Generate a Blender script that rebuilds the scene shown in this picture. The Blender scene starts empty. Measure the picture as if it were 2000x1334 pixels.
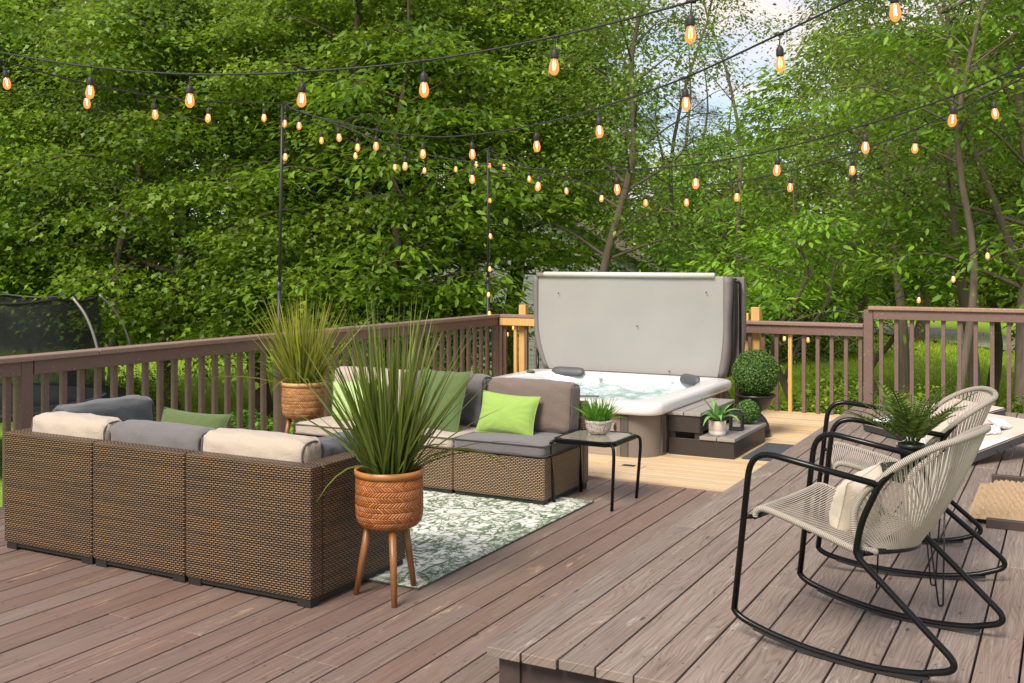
import bpy, math, random
import numpy as np
from mathutils import Vector, Matrix
rad = math.radians
sc = bpy.context.scene
random.seed(7); RNG = np.random.default_rng(11)

# ---------------------------------------------------------------- camera
FPX, CAMH, HOR, TH = 2030.0, 1.55, 515.0, rad(28.3)
cd = bpy.data.cameras.new("camera"); cam = bpy.data.objects.new("camera", cd)
sc.collection.objects.link(cam); sc.camera = cam
cam.location = (0, 0, CAMH); cam.rotation_euler = (rad(90), 0, TH)
cd.sensor_width = 36.0; cd.lens = FPX / 2000 * 36.0
cd.shift_y = -(667 - HOR) / 2000.0
cd.clip_start = 0.05; cd.clip_end = 2000

# ---------------------------------------------------------------- world, sun, exposure
SUN_EL, SUN_AZ = rad(47), rad(184)          # azimuth clockwise from +Y
world = bpy.data.worlds.new("World"); sc.world = world; world.use_nodes = True
wn, wl = world.node_tree.nodes, world.node_tree.links
wn.clear()
sky = wn.new("ShaderNodeTexSky"); sky.sky_type = 'NISHITA'; sky.sun_disc = False
sky.sun_elevation = SUN_EL; sky.sun_rotation = SUN_AZ; sky.air_density = 1.0; sky.dust_density = 1.5
tc = wn.new("ShaderNodeTexCoord")
mp = wn.new("ShaderNodeMapping"); mp.inputs['Scale'].default_value = (1.0, 1.0, 3.2)
cn = wn.new("ShaderNodeTexNoise"); cn.inputs['Scale'].default_value = 3.2; cn.inputs['Detail'].default_value = 7; cn.inputs['Roughness'].default_value = .55
cr = wn.new("ShaderNodeValToRGB"); cr.color_ramp.elements[0].position = .44; cr.color_ramp.elements[1].position = .60
cr.color_ramp.elements[0].color = (.16,.16,.16,1); cr.color_ramp.elements[1].color = (.92,.92,.92,1)
mx = wn.new("ShaderNodeMixRGB"); mx.inputs['Color2'].default_value = (6.2, 5.3, 4.85, 1)
bg = wn.new("ShaderNodeBackground"); bg.inputs['Strength'].default_value = 0.13
wo = wn.new("ShaderNodeOutputWorld")
wl.new(tc.outputs['Generated'], mp.inputs[0]); wl.new(mp.outputs[0], cn.inputs['Vector']); wl.new(cn.outputs['Fac'], cr.inputs[0])
wl.new(cr.outputs[0], mx.inputs['Fac']); wl.new(sky.outputs[0], mx.inputs['Color1']); wl.new(mx.outputs[0], bg.inputs['Color']); wl.new(bg.outputs[0], wo.inputs['Surface'])
sd = bpy.data.lights.new("sun", 'SUN'); sd.energy = 3.2; sd.angle = rad(22); sd.color = (1, .915, .79)
sun = bpy.data.objects.new("sun", sd); sc.collection.objects.link(sun)
sdir = Vector((math.sin(SUN_AZ)*math.cos(SUN_EL), math.cos(SUN_AZ)*math.cos(SUN_EL), math.sin(SUN_EL)))
sun.rotation_euler = (-sdir).to_track_quat('-Z', 'Y').to_euler(); sun.location = (0, -5, 12)
sc.view_settings.view_transform = 'Standard'; sc.view_settings.look = 'None'; sc.view_settings.gamma = 1
sc.view_settings.exposure = 0.55
sc.cycles.max_bounces = 8; sc.cycles.transparent_max_bounces = 16
sc.cycles.use_denoising = True
sc.cycles.sample_clamp_indirect = 6.0

# ---------------------------------------------------------------- scene helpers
def link(o): sc.collection.objects.link(o); return o
def tag(o, label=None, cat=None, group=None, kind=None):
    if label: o['label'] = label
    if cat: o['category'] = cat
    if group: o['group'] = group
    if kind: o['kind'] = kind
    return o
def thing(name, label, cat, loc=(0,0,0), rz=0, group=None, scale=1):
    o = bpy.data.objects.new(name, None); o.empty_display_size = .1; link(o)
    o.location = loc; o.rotation_euler = (0,0,rz); o.scale = (scale,)*3
    return tag(o, label, cat, group)
def copy_tree(o, parent=None):
    c = o.copy(); link(c)
    if parent: c.parent = parent
    for ch in o.children: copy_tree(ch, c)
    return c

class MB:
    """collects geometry; uv in metres by dominant axis unless given"""
    def __init__(s): s.v=[]; s.f=[]; s.uv=[]; s.col=[]
    def add(s, vs, fs, uvs=None, col=None):
        b=len(s.v); s.v += [tuple(p) for p in vs]
        for i,f in enumerate(fs):
            s.f.append(tuple(b+k for k in f))
            s.uv.append(uvs[i] if uvs else None); s.col.append(col)
        return s
    def box(s, x0,y0,z0,x1,y1,z1, col=None, M=None):
        vs=[(x0,y0,z0),(x1,y0,z0),(x1,y1,z0),(x0,y1,z0),(x0,y0,z1),(x1,y0,z1),(x1,y1,z1),(x0,y1,z1)]
        if M: vs=[tuple(M@Vector(p)) for p in vs]
        return s.add(vs,[(0,3,2,1),(4,5,6,7),(0,1,5,4),(1,2,6,5),(2,3,7,6),(3,0,4,7)],None,col)
    def tube(s, pts, r, n=8, cap=True, closed=False, twist=None):
        pts=[Vector(p) for p in pts]; m=len(pts)
        rs = r if hasattr(r,'__len__') else [r]*m
        rings=[]; prev=None; L=0; ls=[]
        for i,p in enumerate(pts):
            if closed: t=pts[(i+1)%m]-pts[i-1]
            else: t=pts[min(i+1,m-1)]-pts[max(i-1,0)]
            if t.length<1e-9: t=Vector((0,0,1))
            t.normalize()
            if prev is None:
                a=Vector((0,0,1)) if abs(t.z)<.9 else Vector((1,0,0))
                x=t.cross(a).normalized()
            else:
                x=(prev-t*prev.dot(t))
                x = x.normalized() if x.length>1e-6 else t.orthogonal().normalized()
            prev=x; y=t.cross(x)
            rings.append([p+(x*math.cos(2*math.pi*k/n)+y*math.sin(2*math.pi*k/n))*rs[i] for k in range(n)])
            if i: L+=(p-pts[i-1]).length
            ls.append(L)
        vs=[q for R in rings for q in R]; fs=[]; uvs=[]
        rm=max(rs)
        segs = m if closed else m-1
        for i in range(segs):
            j=(i+1)%m; lj=ls[j] if j else L+(pts[0]-pts[-1]).length
            for k in range(n):
                k2=(k+1)%n
                fs.append((i*n+k,i*n+k2,j*n+k2,j*n+k))
                c=2*math.pi*rm/n
                uvs.append([(k*c,ls[i]),((k+1)*c,ls[i]),((k+1)*c,lj),(k*c,lj)])
        if cap and not closed:
            fs.append(tuple(range(n-1,-1,-1))); uvs.append([(0,0)]*n)
            fs.append(tuple((m-1)*n+k for k in range(n))); uvs.append([(0,0)]*n)
        return s.add(vs,fs,uvs)
    def loft(s, rings, close=True, cap0=False, cap1=False, uvs=True):
        n=len(rings[0]); vs=[p for R in rings for p in R]; fs=[]; U=[]
        cum=[0]
        for i in range(1,len(rings)): cum.append(cum[-1]+(Vector(rings[i][0])-Vector(rings[i-1][0])).length)
        big=max(rings,key=lambda R:sum((Vector(R[k])-Vector(R[k-1])).length for k in range(n)))
        ar=[0]
        for k in range(n): ar.append(ar[-1]+(Vector(big[(k+1)%n])-Vector(big[k])).length)
        for i in range(len(rings)-1):
            for k in range(n if close else n-1):
                k2=(k+1)%n
                fs.append((i*n+k,i*n+k2,(i+1)*n+k2,(i+1)*n+k))
                U.append([(ar[k],cum[i]),(ar[k+1],cum[i]),(ar[k+1],cum[i+1]),(ar[k],cum[i+1])])
        if cap0: fs.append(tuple(range(n-1,-1,-1))); U.append([(vs[k][0],vs[k][1]) for k in range(n-1,-1,-1)])
        if cap1:
            b=(len(rings)-1)*n; fs.append(tuple(b+k for k in range(n))); U.append([(vs[b+k][0],vs[b+k][1]) for k in range(n)])
        return s.add(vs,fs,U)
    def rev(s, prof, n=32, c=(0,0), cap0=True, cap1=True):
        rings=[[(c[0]+r*math.cos(2*math.pi*k/n), c[1]+r*math.sin(2*math.pi*k/n), z) for k in range(n)] for r,z in prof]
        return s.loft(rings,True,cap0,cap1)
    def build(s, name, mat, parent=None, smooth=False, bevel=0, subsurf=0, loc=None):
        me=bpy.data.meshes.new(name); me.from_pydata(s.v,[],s.f)
        ul=me.uv_layers.new(name="UVMap"); data=np.zeros((len(me.loops),2),np.float32)
        for fi,p in enumerate(me.polygons):
            st=p.loop_start
            if s.uv[fi] is not None:
                for k,(a,b) in enumerate(s.uv[fi]): data[st+k]=(a,b)
            else:
                N=p.normal; ax=max(range(3),key=lambda i:abs(N[i]))
                for k in range(p.loop_total):
                    c=s.v[s.f[fi][k]]
                    data[st+k]=(c[1],c[2]) if ax==0 else (c[0],c[2]) if ax==1 else (c[0],c[1])
        ul.data.foreach_set("uv",data.ravel())
        if any(c is not None for c in s.col):
            at=me.attributes.new("bcol",'FLOAT_COLOR','CORNER'); arr=np.zeros((len(me.loops),4),np.float32)
            for fi,p in enumerate(me.polygons):
                c=s.col[fi] or (0,0,0,1)
                arr[p.loop_start:p.loop_start+p.loop_total]=c
            at.data.foreach_set("color",arr.ravel())
        if smooth: me.polygons.foreach_set("use_smooth",[True]*len(me.polygons))
        me.materials.append(mat); me.update()
        o=bpy.data.objects.new(name,me); link(o)
        if parent: o.parent=parent
        if loc: o.location=loc
        if bevel:
            b=o.modifiers.new("bevel",'BEVEL'); b.width=bevel; b.segments=2; b.limit_method='ANGLE'; b.angle_limit=rad(40)
        if subsurf:
            m=o.modifiers.new("sub",'SUBSURF'); m.levels=subsurf; m.render_levels=subsurf
        return o

def bez(pts, n=8):
    """Catmull-Rom through points"""
    P=[Vector(p) for p in pts]; P=[P[0]*2-P[1]]+P+[P[-1]*2-P[-2]]; out=[]
    for i in range(1,len(P)-2):
        for k in range(n):
            t=k/n; a,b,c,d=P[i-1],P[i],P[i+1],P[i+2]
            out.append(.5*((2*b)+(c-a)*t+(2*a-5*b+4*c-d)*t*t+(3*b-a-3*c+d)*t**3))
    out.append(P[-2]); return out
def fillet(pts, r, n=6):
    P=[Vector(p) for p in pts]; rs = r if hasattr(r,'__len__') else [r]*len(P)
    out=[P[0]]
    for i in range(1,len(P)-1):
        a,b,c=P[i-1],P[i],P[i+1]; u=(a-b); v=(c-b); q=min(rs[i],u.length*.49,v.length*.49)
        s=b+u.normalized()*q; e=b+v.normalized()*q
        for k in range(n+1):
            t=k/n; out.append((1-t)**2*s+2*t*(1-t)*b+t*t*e)
    out.append(P[-1]); return out

# ---------------------------------------------------------------- material helpers
class NT:
    def __init__(s,name):
        s.m=bpy.data.materials.new(name); s.m.use_nodes=True; s.t=s.m.node_tree; s.n=s.t.nodes; s.l=s.t.links
        s.n.clear(); s.out=s.n.new("ShaderNodeOutputMaterial"); s.b=s.n.new("ShaderNodeBsdfPrincipled"); s.l.new(s.b.outputs[0],s.out.inputs[0])
    def __call__(s,typ,**kw):
        nd=s.n.new("ShaderNode"+typ)
        for k,v in kw.items():
            if k.startswith('i_'): s.set(nd.inputs[int(k[2:])],v)
            elif hasattr(nd,k) and k not in nd.inputs: setattr(nd,k,v)
            else: s.set(nd.inputs[k],v)
        return nd
    def set(s,inp,v):
        if hasattr(v,'outputs'): s.l.new(v.outputs[0],inp)
        elif hasattr(v,'is_output'): s.l.new(v,inp)
        else: inp.default_value=v
    def math(s,op,a,b=0,c=None):
        nd=s.n.new("ShaderNodeMath"); nd.operation=op; s.set(nd.inputs[0],a); s.set(nd.inputs[1],b)
        if c is not None: s.set(nd.inputs[2],c)
        return nd.outputs[0]
    def ramp(s,fac,els):
        nd=s.n.new("ShaderNodeValToRGB"); s.set(nd.inputs[0],fac); e=nd.color_ramp.elements
        while len(e)<len(els): e.new(.5)
        for k,(p,c) in enumerate(els):
            e[k].position=p; e[k].color=(c,c,c,1) if not hasattr(c,'__len__') else (*c,1)
        return nd.outputs[0]
    def mix(s,f,a,b,mode='MIX'):
        nd=s.n.new("ShaderNodeMixRGB"); nd.blend_type=mode; s.set(nd.inputs[0],f)
        for i,v in ((1,a),(2,b)):
            if isinstance(v,tuple): v=(*v,1)[:4]
            s.set(nd.inputs[i],v)
        return nd.outputs[0]
    def uv(s,scale=(1,1,1),name=None):
        u=s.n.new("ShaderNodeUVMap"); m=s.n.new("ShaderNodeMapping"); m.inputs['Scale'].default_value=scale
        s.l.new(u.outputs[0],m.inputs[0]); return m.outputs[0]
    def obj(s,scale=(1,1,1)):
        u=s.n.new("ShaderNodeTexCoord"); m=s.n.new("ShaderNodeMapping"); m.inputs['Scale'].default_value=scale
        s.l.new(u.outputs['Object'],m.inputs[0]); return m.outputs[0]
    def noise(s,vec,scale,detail=4,rough=.5,dist=0):
        nd=s.n.new("ShaderNodeTexNoise"); s.l.new(vec,nd.inputs['Vector']); nd.inputs['Scale'].default_value=scale
        nd.inputs['Detail'].default_value=detail; nd.inputs['Roughness'].default_value=rough; nd.inputs['Distortion'].default_value=dist
        return nd.outputs['Fac']
    def bump(s,h,strength=.5,dist=.01,nrm=None):
        nd=s.n.new("ShaderNodeBump"); s.l.new(h,nd.inputs['Height']); nd.inputs['Strength'].default_value=strength; nd.inputs['Distance'].default_value=dist
        if nrm: s.l.new(nrm,nd.inputs['Normal'])
        return nd.outputs[0]
    def fin(s,col=None,rough=None,nrm=None,**kw):
        if col is not None:
            if isinstance(col,tuple): col=(*col,1)[:4]
            s.set(s.b.inputs['Base Color'],col)
        if rough is not None: s.set(s.b.inputs['Roughness'],rough)
        if nrm is not None: s.set(s.b.inputs['Normal'],nrm)
        for k,v in kw.items(): s.set(s.b.inputs[k],v)
        return s.m

def m_plain(name,col,rough=.5,var=.15,scale=40,bump=.1,metal=0,**kw):
    t=NT(name); v=t.obj(); n=t.noise(v,scale,5,.6); n2=t.noise(v,scale*.12,3)
    c=t.mix(t.math('MULTIPLY',n,1.0),tuple(x*(1-var) for x in col),tuple(min(1,x*(1+var)) for x in col))
    c=t.mix(t.ramp(n2,[(.35,0),(.7,.5)]),c,tuple(x*(1-var*1.4) for x in col))
    r=t.math('ADD',rough-.08,t.math('MULTIPLY',n2,.16))
    return t.fin(c,r,t.bump(n,bump,.002),Metallic=metal,**kw)

def m_boards(name, dark, mid, light, wear=None, wearamt=.0, crack=.5, rough=.55, gscale=1.0, ring=0.0, yknots=False, gloss=0):
    """boards: UVMap = (across, along+offset); bcol.r random per board, bcol.g position across 0..1"""
    t=NT(name); at=t.n.new("ShaderNodeAttribute"); at.attribute_name="bcol"
    sep=t.n.new("ShaderNodeSeparateColor"); t.l.new(at.outputs['Color'],sep.inputs[0]); rnd=sep.outputs[0]
    uvv=t.uv((1,1,1))
    g1=t.noise(t.uv((90*gscale,2.2,1)),1.0,6,.65,.3)
    g2=t.noise(t.uv((260*gscale,7,1)),1.0,4,.6)
    big=t.noise(t.uv((9,1.1,1)),1.0,4,.6)
    geo=t.n.new("ShaderNodeNewGeometry"); wp=t.n.new("ShaderNodeMapping"); t.l.new(geo.outputs['Position'],wp.inputs[0])
    wpn=t.noise(wp.outputs[0],1.3,4,.6)
    # cathedral rings
    dn=t.noise(t.uv((5,.9,1)),1.0,2,.5)
    sx=t.n.new("ShaderNodeSeparateXYZ"); t.l.new(uvv,sx.inputs[0])
    ph=t.math('ADD',t.math('MULTIPLY',sx.outputs[0],500.0*gscale),t.math('MULTIPLY',dn,120.0))
    rg=t.math('ADD',t.math('MULTIPLY',t.math('SINE',ph),.5),.5)
    base=t.mix(t.ramp(g1,[(.30,0),(.68,1)]),dark,light)
    base=t.mix(t.ramp(big,[(.3,.75),(.7,.15)]),base,mid)
    base=t.mix(t.math('MULTIPLY',t.math('POWER',rg,3.0),ring),base,tuple(x*.45 for x in dark))
    base=t.mix(t.math('MULTIPLY',t.math('SUBTRACT',rnd,.5),.9),base,(.0,.0,.0)) if False else base
    hv=t.n.new("ShaderNodeHueSaturation"); t.l.new(base,hv.inputs['Color']); t.set(hv.inputs['Value'],t.math('ADD',.86,t.math('MULTIPLY',rnd,.27)))
    t.set(hv.inputs['Saturation'],t.math('ADD',.86,t.math('MULTIPLY',t.math('FRACT',t.math('MULTIPLY',rnd,7.3)),.28)))
    base=hv.outputs[0]
    base=t.mix(t.ramp(wpn,[(.35,0),(.7,.30)]),base,tuple(x*.72 for x in mid))
    if wear:
        w=t.noise(t.uv((14,1.6,1)),1.0,6,.7,.6)
        w2=t.noise(t.uv((120,14,1)),1.0,3,.6)
        wm=t.math('MULTIPLY',t.ramp(w,[(.60-wearamt,0),(.68-wearamt*.8,1)]),t.ramp(w2,[(.40,0),(.62,.9)]))
        base=t.mix(wm,base,wear)
    ck=t.noise(t.uv((170*gscale,3.4,1)),1.0,5,.7,.8)
    ckm=t.ramp(ck,[(.30,1),(.38,0)])
    base=t.mix(t.math('MULTIPLY',ckm,crack),base,tuple(x*.25 for x in dark))
    # screw heads in pairs every 0.41 m
    su=t.math('FRACT',sx.outputs[0]); sdv=t.math('MULTIPLY',t.math('SUBTRACT',t.math('FRACT',t.math('DIVIDE',sx.outputs[1],.41)),.5),.41)
    sdu=t.math('MINIMUM',t.math('ABSOLUTE',t.math('SUBTRACT',su,.026)),t.math('ABSOLUTE',t.math('SUBTRACT',su,.114)))
    sr=t.math('SQRT',t.math('ADD',t.math('MULTIPLY',sdu,sdu),t.math('MULTIPLY',sdv,sdv)))
    base=t.mix(t.ramp(sr,[(.0032,.85),(.0048,0)]),base,(.02,.014,.01) if not yknots else (.25,.16,.09))
    # knots
    vo=t.n.new("ShaderNodeTexVoronoi"); t.l.new(t.uv((7,2.3,1)),vo.inputs['Vector']); vo.inputs['Scale'].default_value=1.0
    kn=t.ramp(vo.outputs['Distance'],[(.035,1),(.075,0)])
    base=t.mix(t.math('MULTIPLY',kn,.75 if not yknots else .6),base,tuple(x*.22 for x in dark) if not yknots else (.22,.10,.04))
    h=t.math('ADD',t.math('MULTIPLY',g1,.6),t.math('MULTIPLY',g2,.35)); h=t.math('SUBTRACT',h,t.math('MULTIPLY',ckm,.6*crack)); h=t.math('SUBTRACT',h,t.math('MULTIPLY',rg,ring*.4))
    r=t.math('ADD',rough-.12,t.math('MULTIPLY',wpn,.28))
    return t.fin(base,r,t.bump(h,.55,.0035))

def m_fabric(name,col,weave=900,var=.24,rough=.9):
    t=NT(name); v=t.obj(); n=t.noise(v,170,4,.75); n2=t.noise(v,11,4,.55,.8)
    wv=t.noise(t.obj((1,1,.25)),700,2,.6)
    c=t.mix(n,tuple(x*(1-var) for x in col),tuple(min(1,x*(1+var)) for x in col))
    c=t.mix(t.math('MULTIPLY',t.ramp(wv,[(.45,0),(.62,1)]),.35),c,tuple(min(1,x*1.55) for x in col))
    h=t.math('ADD',t.math('MULTIPLY',n,.3),t.math('MULTIPLY',n2,2.6))
    m=t.fin(c,rough,t.bump(h,.5,.006)); t.b.inputs['Sheen Weight'].default_value=.25; t.b.inputs['Specular IOR Level'].default_value=.2
    return m

def m_wicker(name, c1, c2, c3, rough=.42):
    t=NT(name); u=t.uv((1,1,1)); sx=t.n.new("ShaderNodeSeparateXYZ"); t.l.new(u,sx.inputs[0]); U,V=sx.outputs[0],sx.outputs[1]
    W_,H_=.0265,.0106
    row=t.math('FLOOR',t.math('DIVIDE',V,H_)); off=t.math('MULTIPLY',t.math('MODULO',t.math('ABSOLUTE',row),2.0),.5)
    cu=t.math('ADD',t.math('DIVIDE',U,W_),off); fu=t.math('SUBTRACT',t.math('FRACT',cu),.5); fv=t.math('SUBTRACT',t.math('FRACT',t.math('DIVIDE',V,H_)),.5)
    ex=t.math('POWER',t.math('ABSOLUTE',t.math('MULTIPLY',fu,2.12)),3.0); ey=t.math('POWER',t.math('ABSOLUTE',t.math('MULTIPLY',fv,2.45)),2.0)
    d=t.math('SUBTRACT',1.0,t.math('ADD',ex,ey)); h=t.math('MAXIMUM',d,0.0)
    cv=t.n.new("ShaderNodeCombineXYZ"); t.set(cv.inputs[0],t.math('FLOOR',cu)); t.set(cv.inputs[1],row)
    wn_=t.n.new("ShaderNodeTexWhiteNoise"); wn_.noise_dimensions='2D'; t.l.new(cv.outputs[0],wn_.inputs['Vector'])
    rown=t.noise(t.uv((1.5,60,1)),1.0,3,.6)
    c=t.mix(t.ramp(rown,[(.4,0),(.6,1)]),c1,c2); c=t.mix(t.math('MULTIPLY',wn_.outputs[0],.6),c,c3)
    c=t.mix(t.ramp(h,[(.02,1),(.5,0)]),c,(.006,.004,.003))
    return t.fin(c,rough,t.bump(t.math('POWER',h,.5),1.0,.006))

def m_weave(name,c1,c2,rough=.45):
    """herringbone bamboo strips"""
    t=NT(name); u=t.uv(); sx=t.n.new("ShaderNodeSeparateXYZ"); t.l.new(u,sx.inputs[0]); U,V=sx.outputs[0],sx.outputs[1]
    T=t.math('PINGPONG',V,.024)
    ph=t.math('ADD',t.math('DIVIDE',U,.016),t.math('MULTIPLY',T,66.0))
    cell=t.math('FLOOR',ph); f=t.math('SUBTRACT',t.math('FRACT',ph),.5)
    h=t.math('SUBTRACT',1.0,t.math('POWER',t.math('ABSOLUTE',t.math('MULTIPLY',f,2.0)),2.5))
    bandf=t.math('MULTIPLY',T,1/.024); h2=t.math('MULTIPLY',h,t.ramp(t.math('ABSOLUTE',t.math('SUBTRACT',bandf,.5)),[(.3,1),(.5,.35)]))
    cv=t.n.new("ShaderNodeCombineXYZ"); t.set(cv.inputs[0],cell); t.set(cv.inputs[1],t.math('FLOOR',t.math('DIVIDE',V,.024)))
    wn_=t.n.new("ShaderNodeTexWhiteNoise"); wn_.noise_dimensions='2D'; t.l.new(cv.outputs[0],wn_.inputs['Vector'])
    c=t.mix(wn_.outputs[0],c1,c2); gr=t.noise(t.uv((200,200,1)),1.0,3); c=t.mix(t.math('MULTIPLY',gr,.35),c,tuple(x*.5 for x in c1))
    c=t.mix(t.ramp(h2,[(.05,.9),(.35,0)]),c,tuple(x*.16 for x in c1))
    return t.fin(c,rough,t.bump(h2,.9,.006))

def m_leaf(name, dark, light, trans, tf=.4, rough=.45):
    t=NT(name); at=t.n.new("ShaderNodeAttribute"); at.attribute_name="tint"
    oi=t.n.new("ShaderNodeObjectInfo")
    sep=t.n.new("ShaderNodeSeparateColor"); t.l.new(at.outputs['Color'],sep.inputs[0])
    c=t.mix(sep.outputs[0],dark,light)
    hv=t.n.new("ShaderNodeHueSaturation"); t.l.new(c,hv.inputs['Color'])
    t.set(hv.inputs['Hue'],t.math('ADD',.478,t.math('MULTIPLY',t.math('FRACT',t.math('MULTIPLY',oi.outputs['Random'],7.7)),.034)))
    t.set(hv.inputs['Value'],t.math('ADD',.75,t.math('MULTIPLY',oi.outputs['Random'],.55)))
    t.fin(hv.outputs[0],rough); t.b.inputs['Specular IOR Level'].default_value=.35
    tr=t.n.new("ShaderNodeBsdfTranslucent"); tc_=t.mix(.5,hv.outputs[0],trans); t.l.new(tc_,tr.inputs[0])
    ms=t.n.new("ShaderNodeMixShader"); ms.inputs[0].default_value=tf
    t.l.new(t.b.outputs[0],ms.inputs[1]); t.l.new(tr.outputs[0],ms.inputs[2]); t.l.new(ms.outputs[0],t.out.inputs[0])
    return t.m

def m_emit(name,col,strength,mixt=None):
    t=NT(name); e=t.n.new("ShaderNodeEmission"); e.inputs[0].default_value=(*col,1); e.inputs[1].default_value=strength
    if mixt is None: t.l.new(e.outputs[0],t.out.inputs[0])
    else:
        tr=t.n.new("ShaderNodeBsdfTransparent"); tr.inputs[0].default_value=(1,.75,.5,1)
        lw=t.n.new("ShaderNodeLayerWeight"); lw.inputs[0].default_value=.35
        g=t.n.new("ShaderNodeBsdfGlossy"); g.inputs['Roughness'].default_value=.05
        ms=t.n.new("ShaderNodeMixShader"); t.l.new(t.math('ADD',mixt,t.math('MULTIPLY',lw.outputs['Facing'],.35)),ms.inputs[0]); t.l.new(tr.outputs[0],ms.inputs[1]); t.l.new(e.outputs[0],ms.inputs[2])
        m2=t.n.new("ShaderNodeMixShader"); m2.inputs[0].default_value=.08; t.l.new(ms.outputs[0],m2.inputs[1]); t.l.new(g.outputs[0],m2.inputs[2]); t.l.new(m2.outputs[0],t.out.inputs[0])
    return t.m

M={}
M['deck_brown']=m_boards('deck_brown',(.100,.062,.048),(.178,.119,.096),(.272,.202,.170),wear=(.46,.32,.20),wearamt=.015,crack=.7,rough=.45)
M['deck_grey']=m_boards('deck_grey',(.112,.077,.061),(.242,.186,.156),(.385,.320,.278),wear=(.45,.40,.36),wearamt=.01,crack=1.0,rough=.58,gscale=.8,ring=.30)
M['deck_new']=m_boards('deck_new',(.52,.34,.17),(.64,.46,.26),(.74,.58,.36),crack=.12,rough=.6,ring=.12,yknots=True)
def m_paint(name,col,chip,amt):
    t=NT(name); v=t.obj(); n=t.noise(t.obj((3,3,3)),9,5,.7); n2=t.noise(v,70,4,.65,.4); g=t.noise(t.obj((60,4,60)),1.0,4,.6)
    c=t.mix(n,tuple(x*.8 for x in col),tuple(x*1.25 for x in col)); c=t.mix(t.ramp(n2,[(.70-amt,0),(.73-amt,.9)]),c,chip)
    return t.fin(c,.55,t.bump(t.math('ADD',g,t.math('MULTIPLY',n2,.3)),.35,.003))
M['rail']=m_paint('painted_rail',(.148,.092,.073),(.40,.31,.25),.055)
M['rail_cap']=m_paint('worn_rail_cap',(.235,.155,.122),(.52,.38,.30),.07)
M['rail_bare']=m_paint('bare_edge_cap',(.27,.165,.105),(.50,.31,.18),.12)
t=NT('fresh_lumber'); n=t.noise(t.obj((40,40,3)),1.0,5,.6,.4); c=t.mix(n,(.50,.27,.07),(.72,.46,.17)); k=t.noise(t.obj(),14,2); c=t.mix(t.ramp(k,[(.72,0),(.78,.7)]),c,(.2,.09,.03)); M['lumber']=t.fin(c,.6,t.bump(n,.4,.003))
M['wicker']=m_wicker('wicker_brown',(.27,.135,.044),(.105,.064,.034),(.17,.115,.070))
M['wicker2']=m_wicker('wicker_tan',(.40,.235,.11),(.27,.18,.10),(.30,.22,.15))
M['black_plastic']=m_plain('black_plastic',(.016,.015,.014),.5)
M['black_metal']=m_plain('black_metal',(.004,.004,.004),.24,bump=.03); M['black_metal'].node_tree.nodes['Principled BSDF'].inputs['Specular IOR Level'].default_value=.28
M['black_metal_matte']=m_plain('black_metal_matte',(.018,.018,.017),.5)
M['fab_beige']=m_fabric('fabric_beige',(.40,.335,.275)); M['fab_taupe']=m_fabric('fabric_taupe',(.150,.116,.098)); M['fab_grey']=m_fabric('fabric_grey',(.13,.12,.12)); M['fab_slate']=m_fabric('fabric_slate',(.083,.088,.095))
M['fab_green']=m_fabric('fabric_moss_green',(.085,.125,.042),var=.08); M['fab_lime']=m_fabric('fabric_lime',(.25,.38,.085),var=.06); M['fab_pale_lime']=m_fabric('fabric_pale_lime',(.34,.46,.18),var=.06)
M['fab_cream']=m_fabric('fabric_cream',(.55,.48,.38),var=.08); M['fab_white']=m_fabric('fabric_white',(.72,.70,.70),var=.05)
M['pipe_dark']=m_fabric('piping_dark',(.10,.08,.065)); M['pipe_grey']=m_fabric('piping_charcoal',(.045,.045,.048))
M['weave']=m_weave('bamboo_weave',(.30,.085,.016),(.52,.185,.045)); M['bamboo']=m_plain('bamboo_band',(.42,.17,.045),.4,var=.2,scale=25)
M['weave_pale']=m_weave('bamboo_weave_pale',(.38,.15,.045),(.58,.29,.10)); M['bamboo_pale']=m_plain('bamboo_band_pale',(.55,.32,.13),.45,var=.2,scale=25)
t=NT('leg_wood'); n=t.noise(t.obj((30,30,3)),2.0,4,.6,.5); M['leg_wood']=t.fin(t.mix(n,(.12,.042,.014),(.34,.15,.052)),.38,t.bump(n,.2,.002))
M['soil']=m_plain('soil',(.03,.02,.014),.95,var=.5,scale=90,bump=.8)
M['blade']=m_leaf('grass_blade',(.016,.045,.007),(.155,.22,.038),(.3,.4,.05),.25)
M['blade_y']=m_leaf('grass_blade_yellow',(.030,.07,.008),(.42,.40,.05),(.5,.5,.06),.3)
M['blade_s']=m_leaf('short_grass_blade',(.02,.11,.012),(.10,.32,.03),(.2,.45,.04),.3)
M['agave']=m_leaf('agave_leaf',(.06,.16,.05),(.22,.40,.12),(.3,.5,.1),.15); M['fern']=m_leaf('fern_leaf',(.03,.075,.012),(.14,.21,.035),(.2,.3,.04),.25)
M['box']=m_leaf('boxwood_leaf',(.015,.06,.010),(.16,.34,.06),(.15,.3,.04),.2)
M['cord']=m_plain('cord',(.47,.42,.36),.7,var=.1,scale=150,bump=.3)
t=NT('cord_wrap'); u=t.uv(); sx=t.n.new("ShaderNodeSeparateXYZ"); t.l.new(u,sx.inputs[0]); f=t.math('ABSOLUTE',t.math('SINE',t.math('MULTIPLY',sx.outputs[1],math.pi/.0062))); M['wrap']=t.fin(t.mix(t.ramp(f,[(.1,1),(.45,0)]),(.44,.39,.33),(.10,.08,.065)),.65,t.bump(f,.9,.003))
t=NT('tabletop_glass'); n=t.noise(t.obj(),60,3); M['glass_top']=t.fin((.50,.48,.40),.12,t.bump(n,.3,.002)); t.b.inputs['Transmission Weight'].default_value=.6
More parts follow.
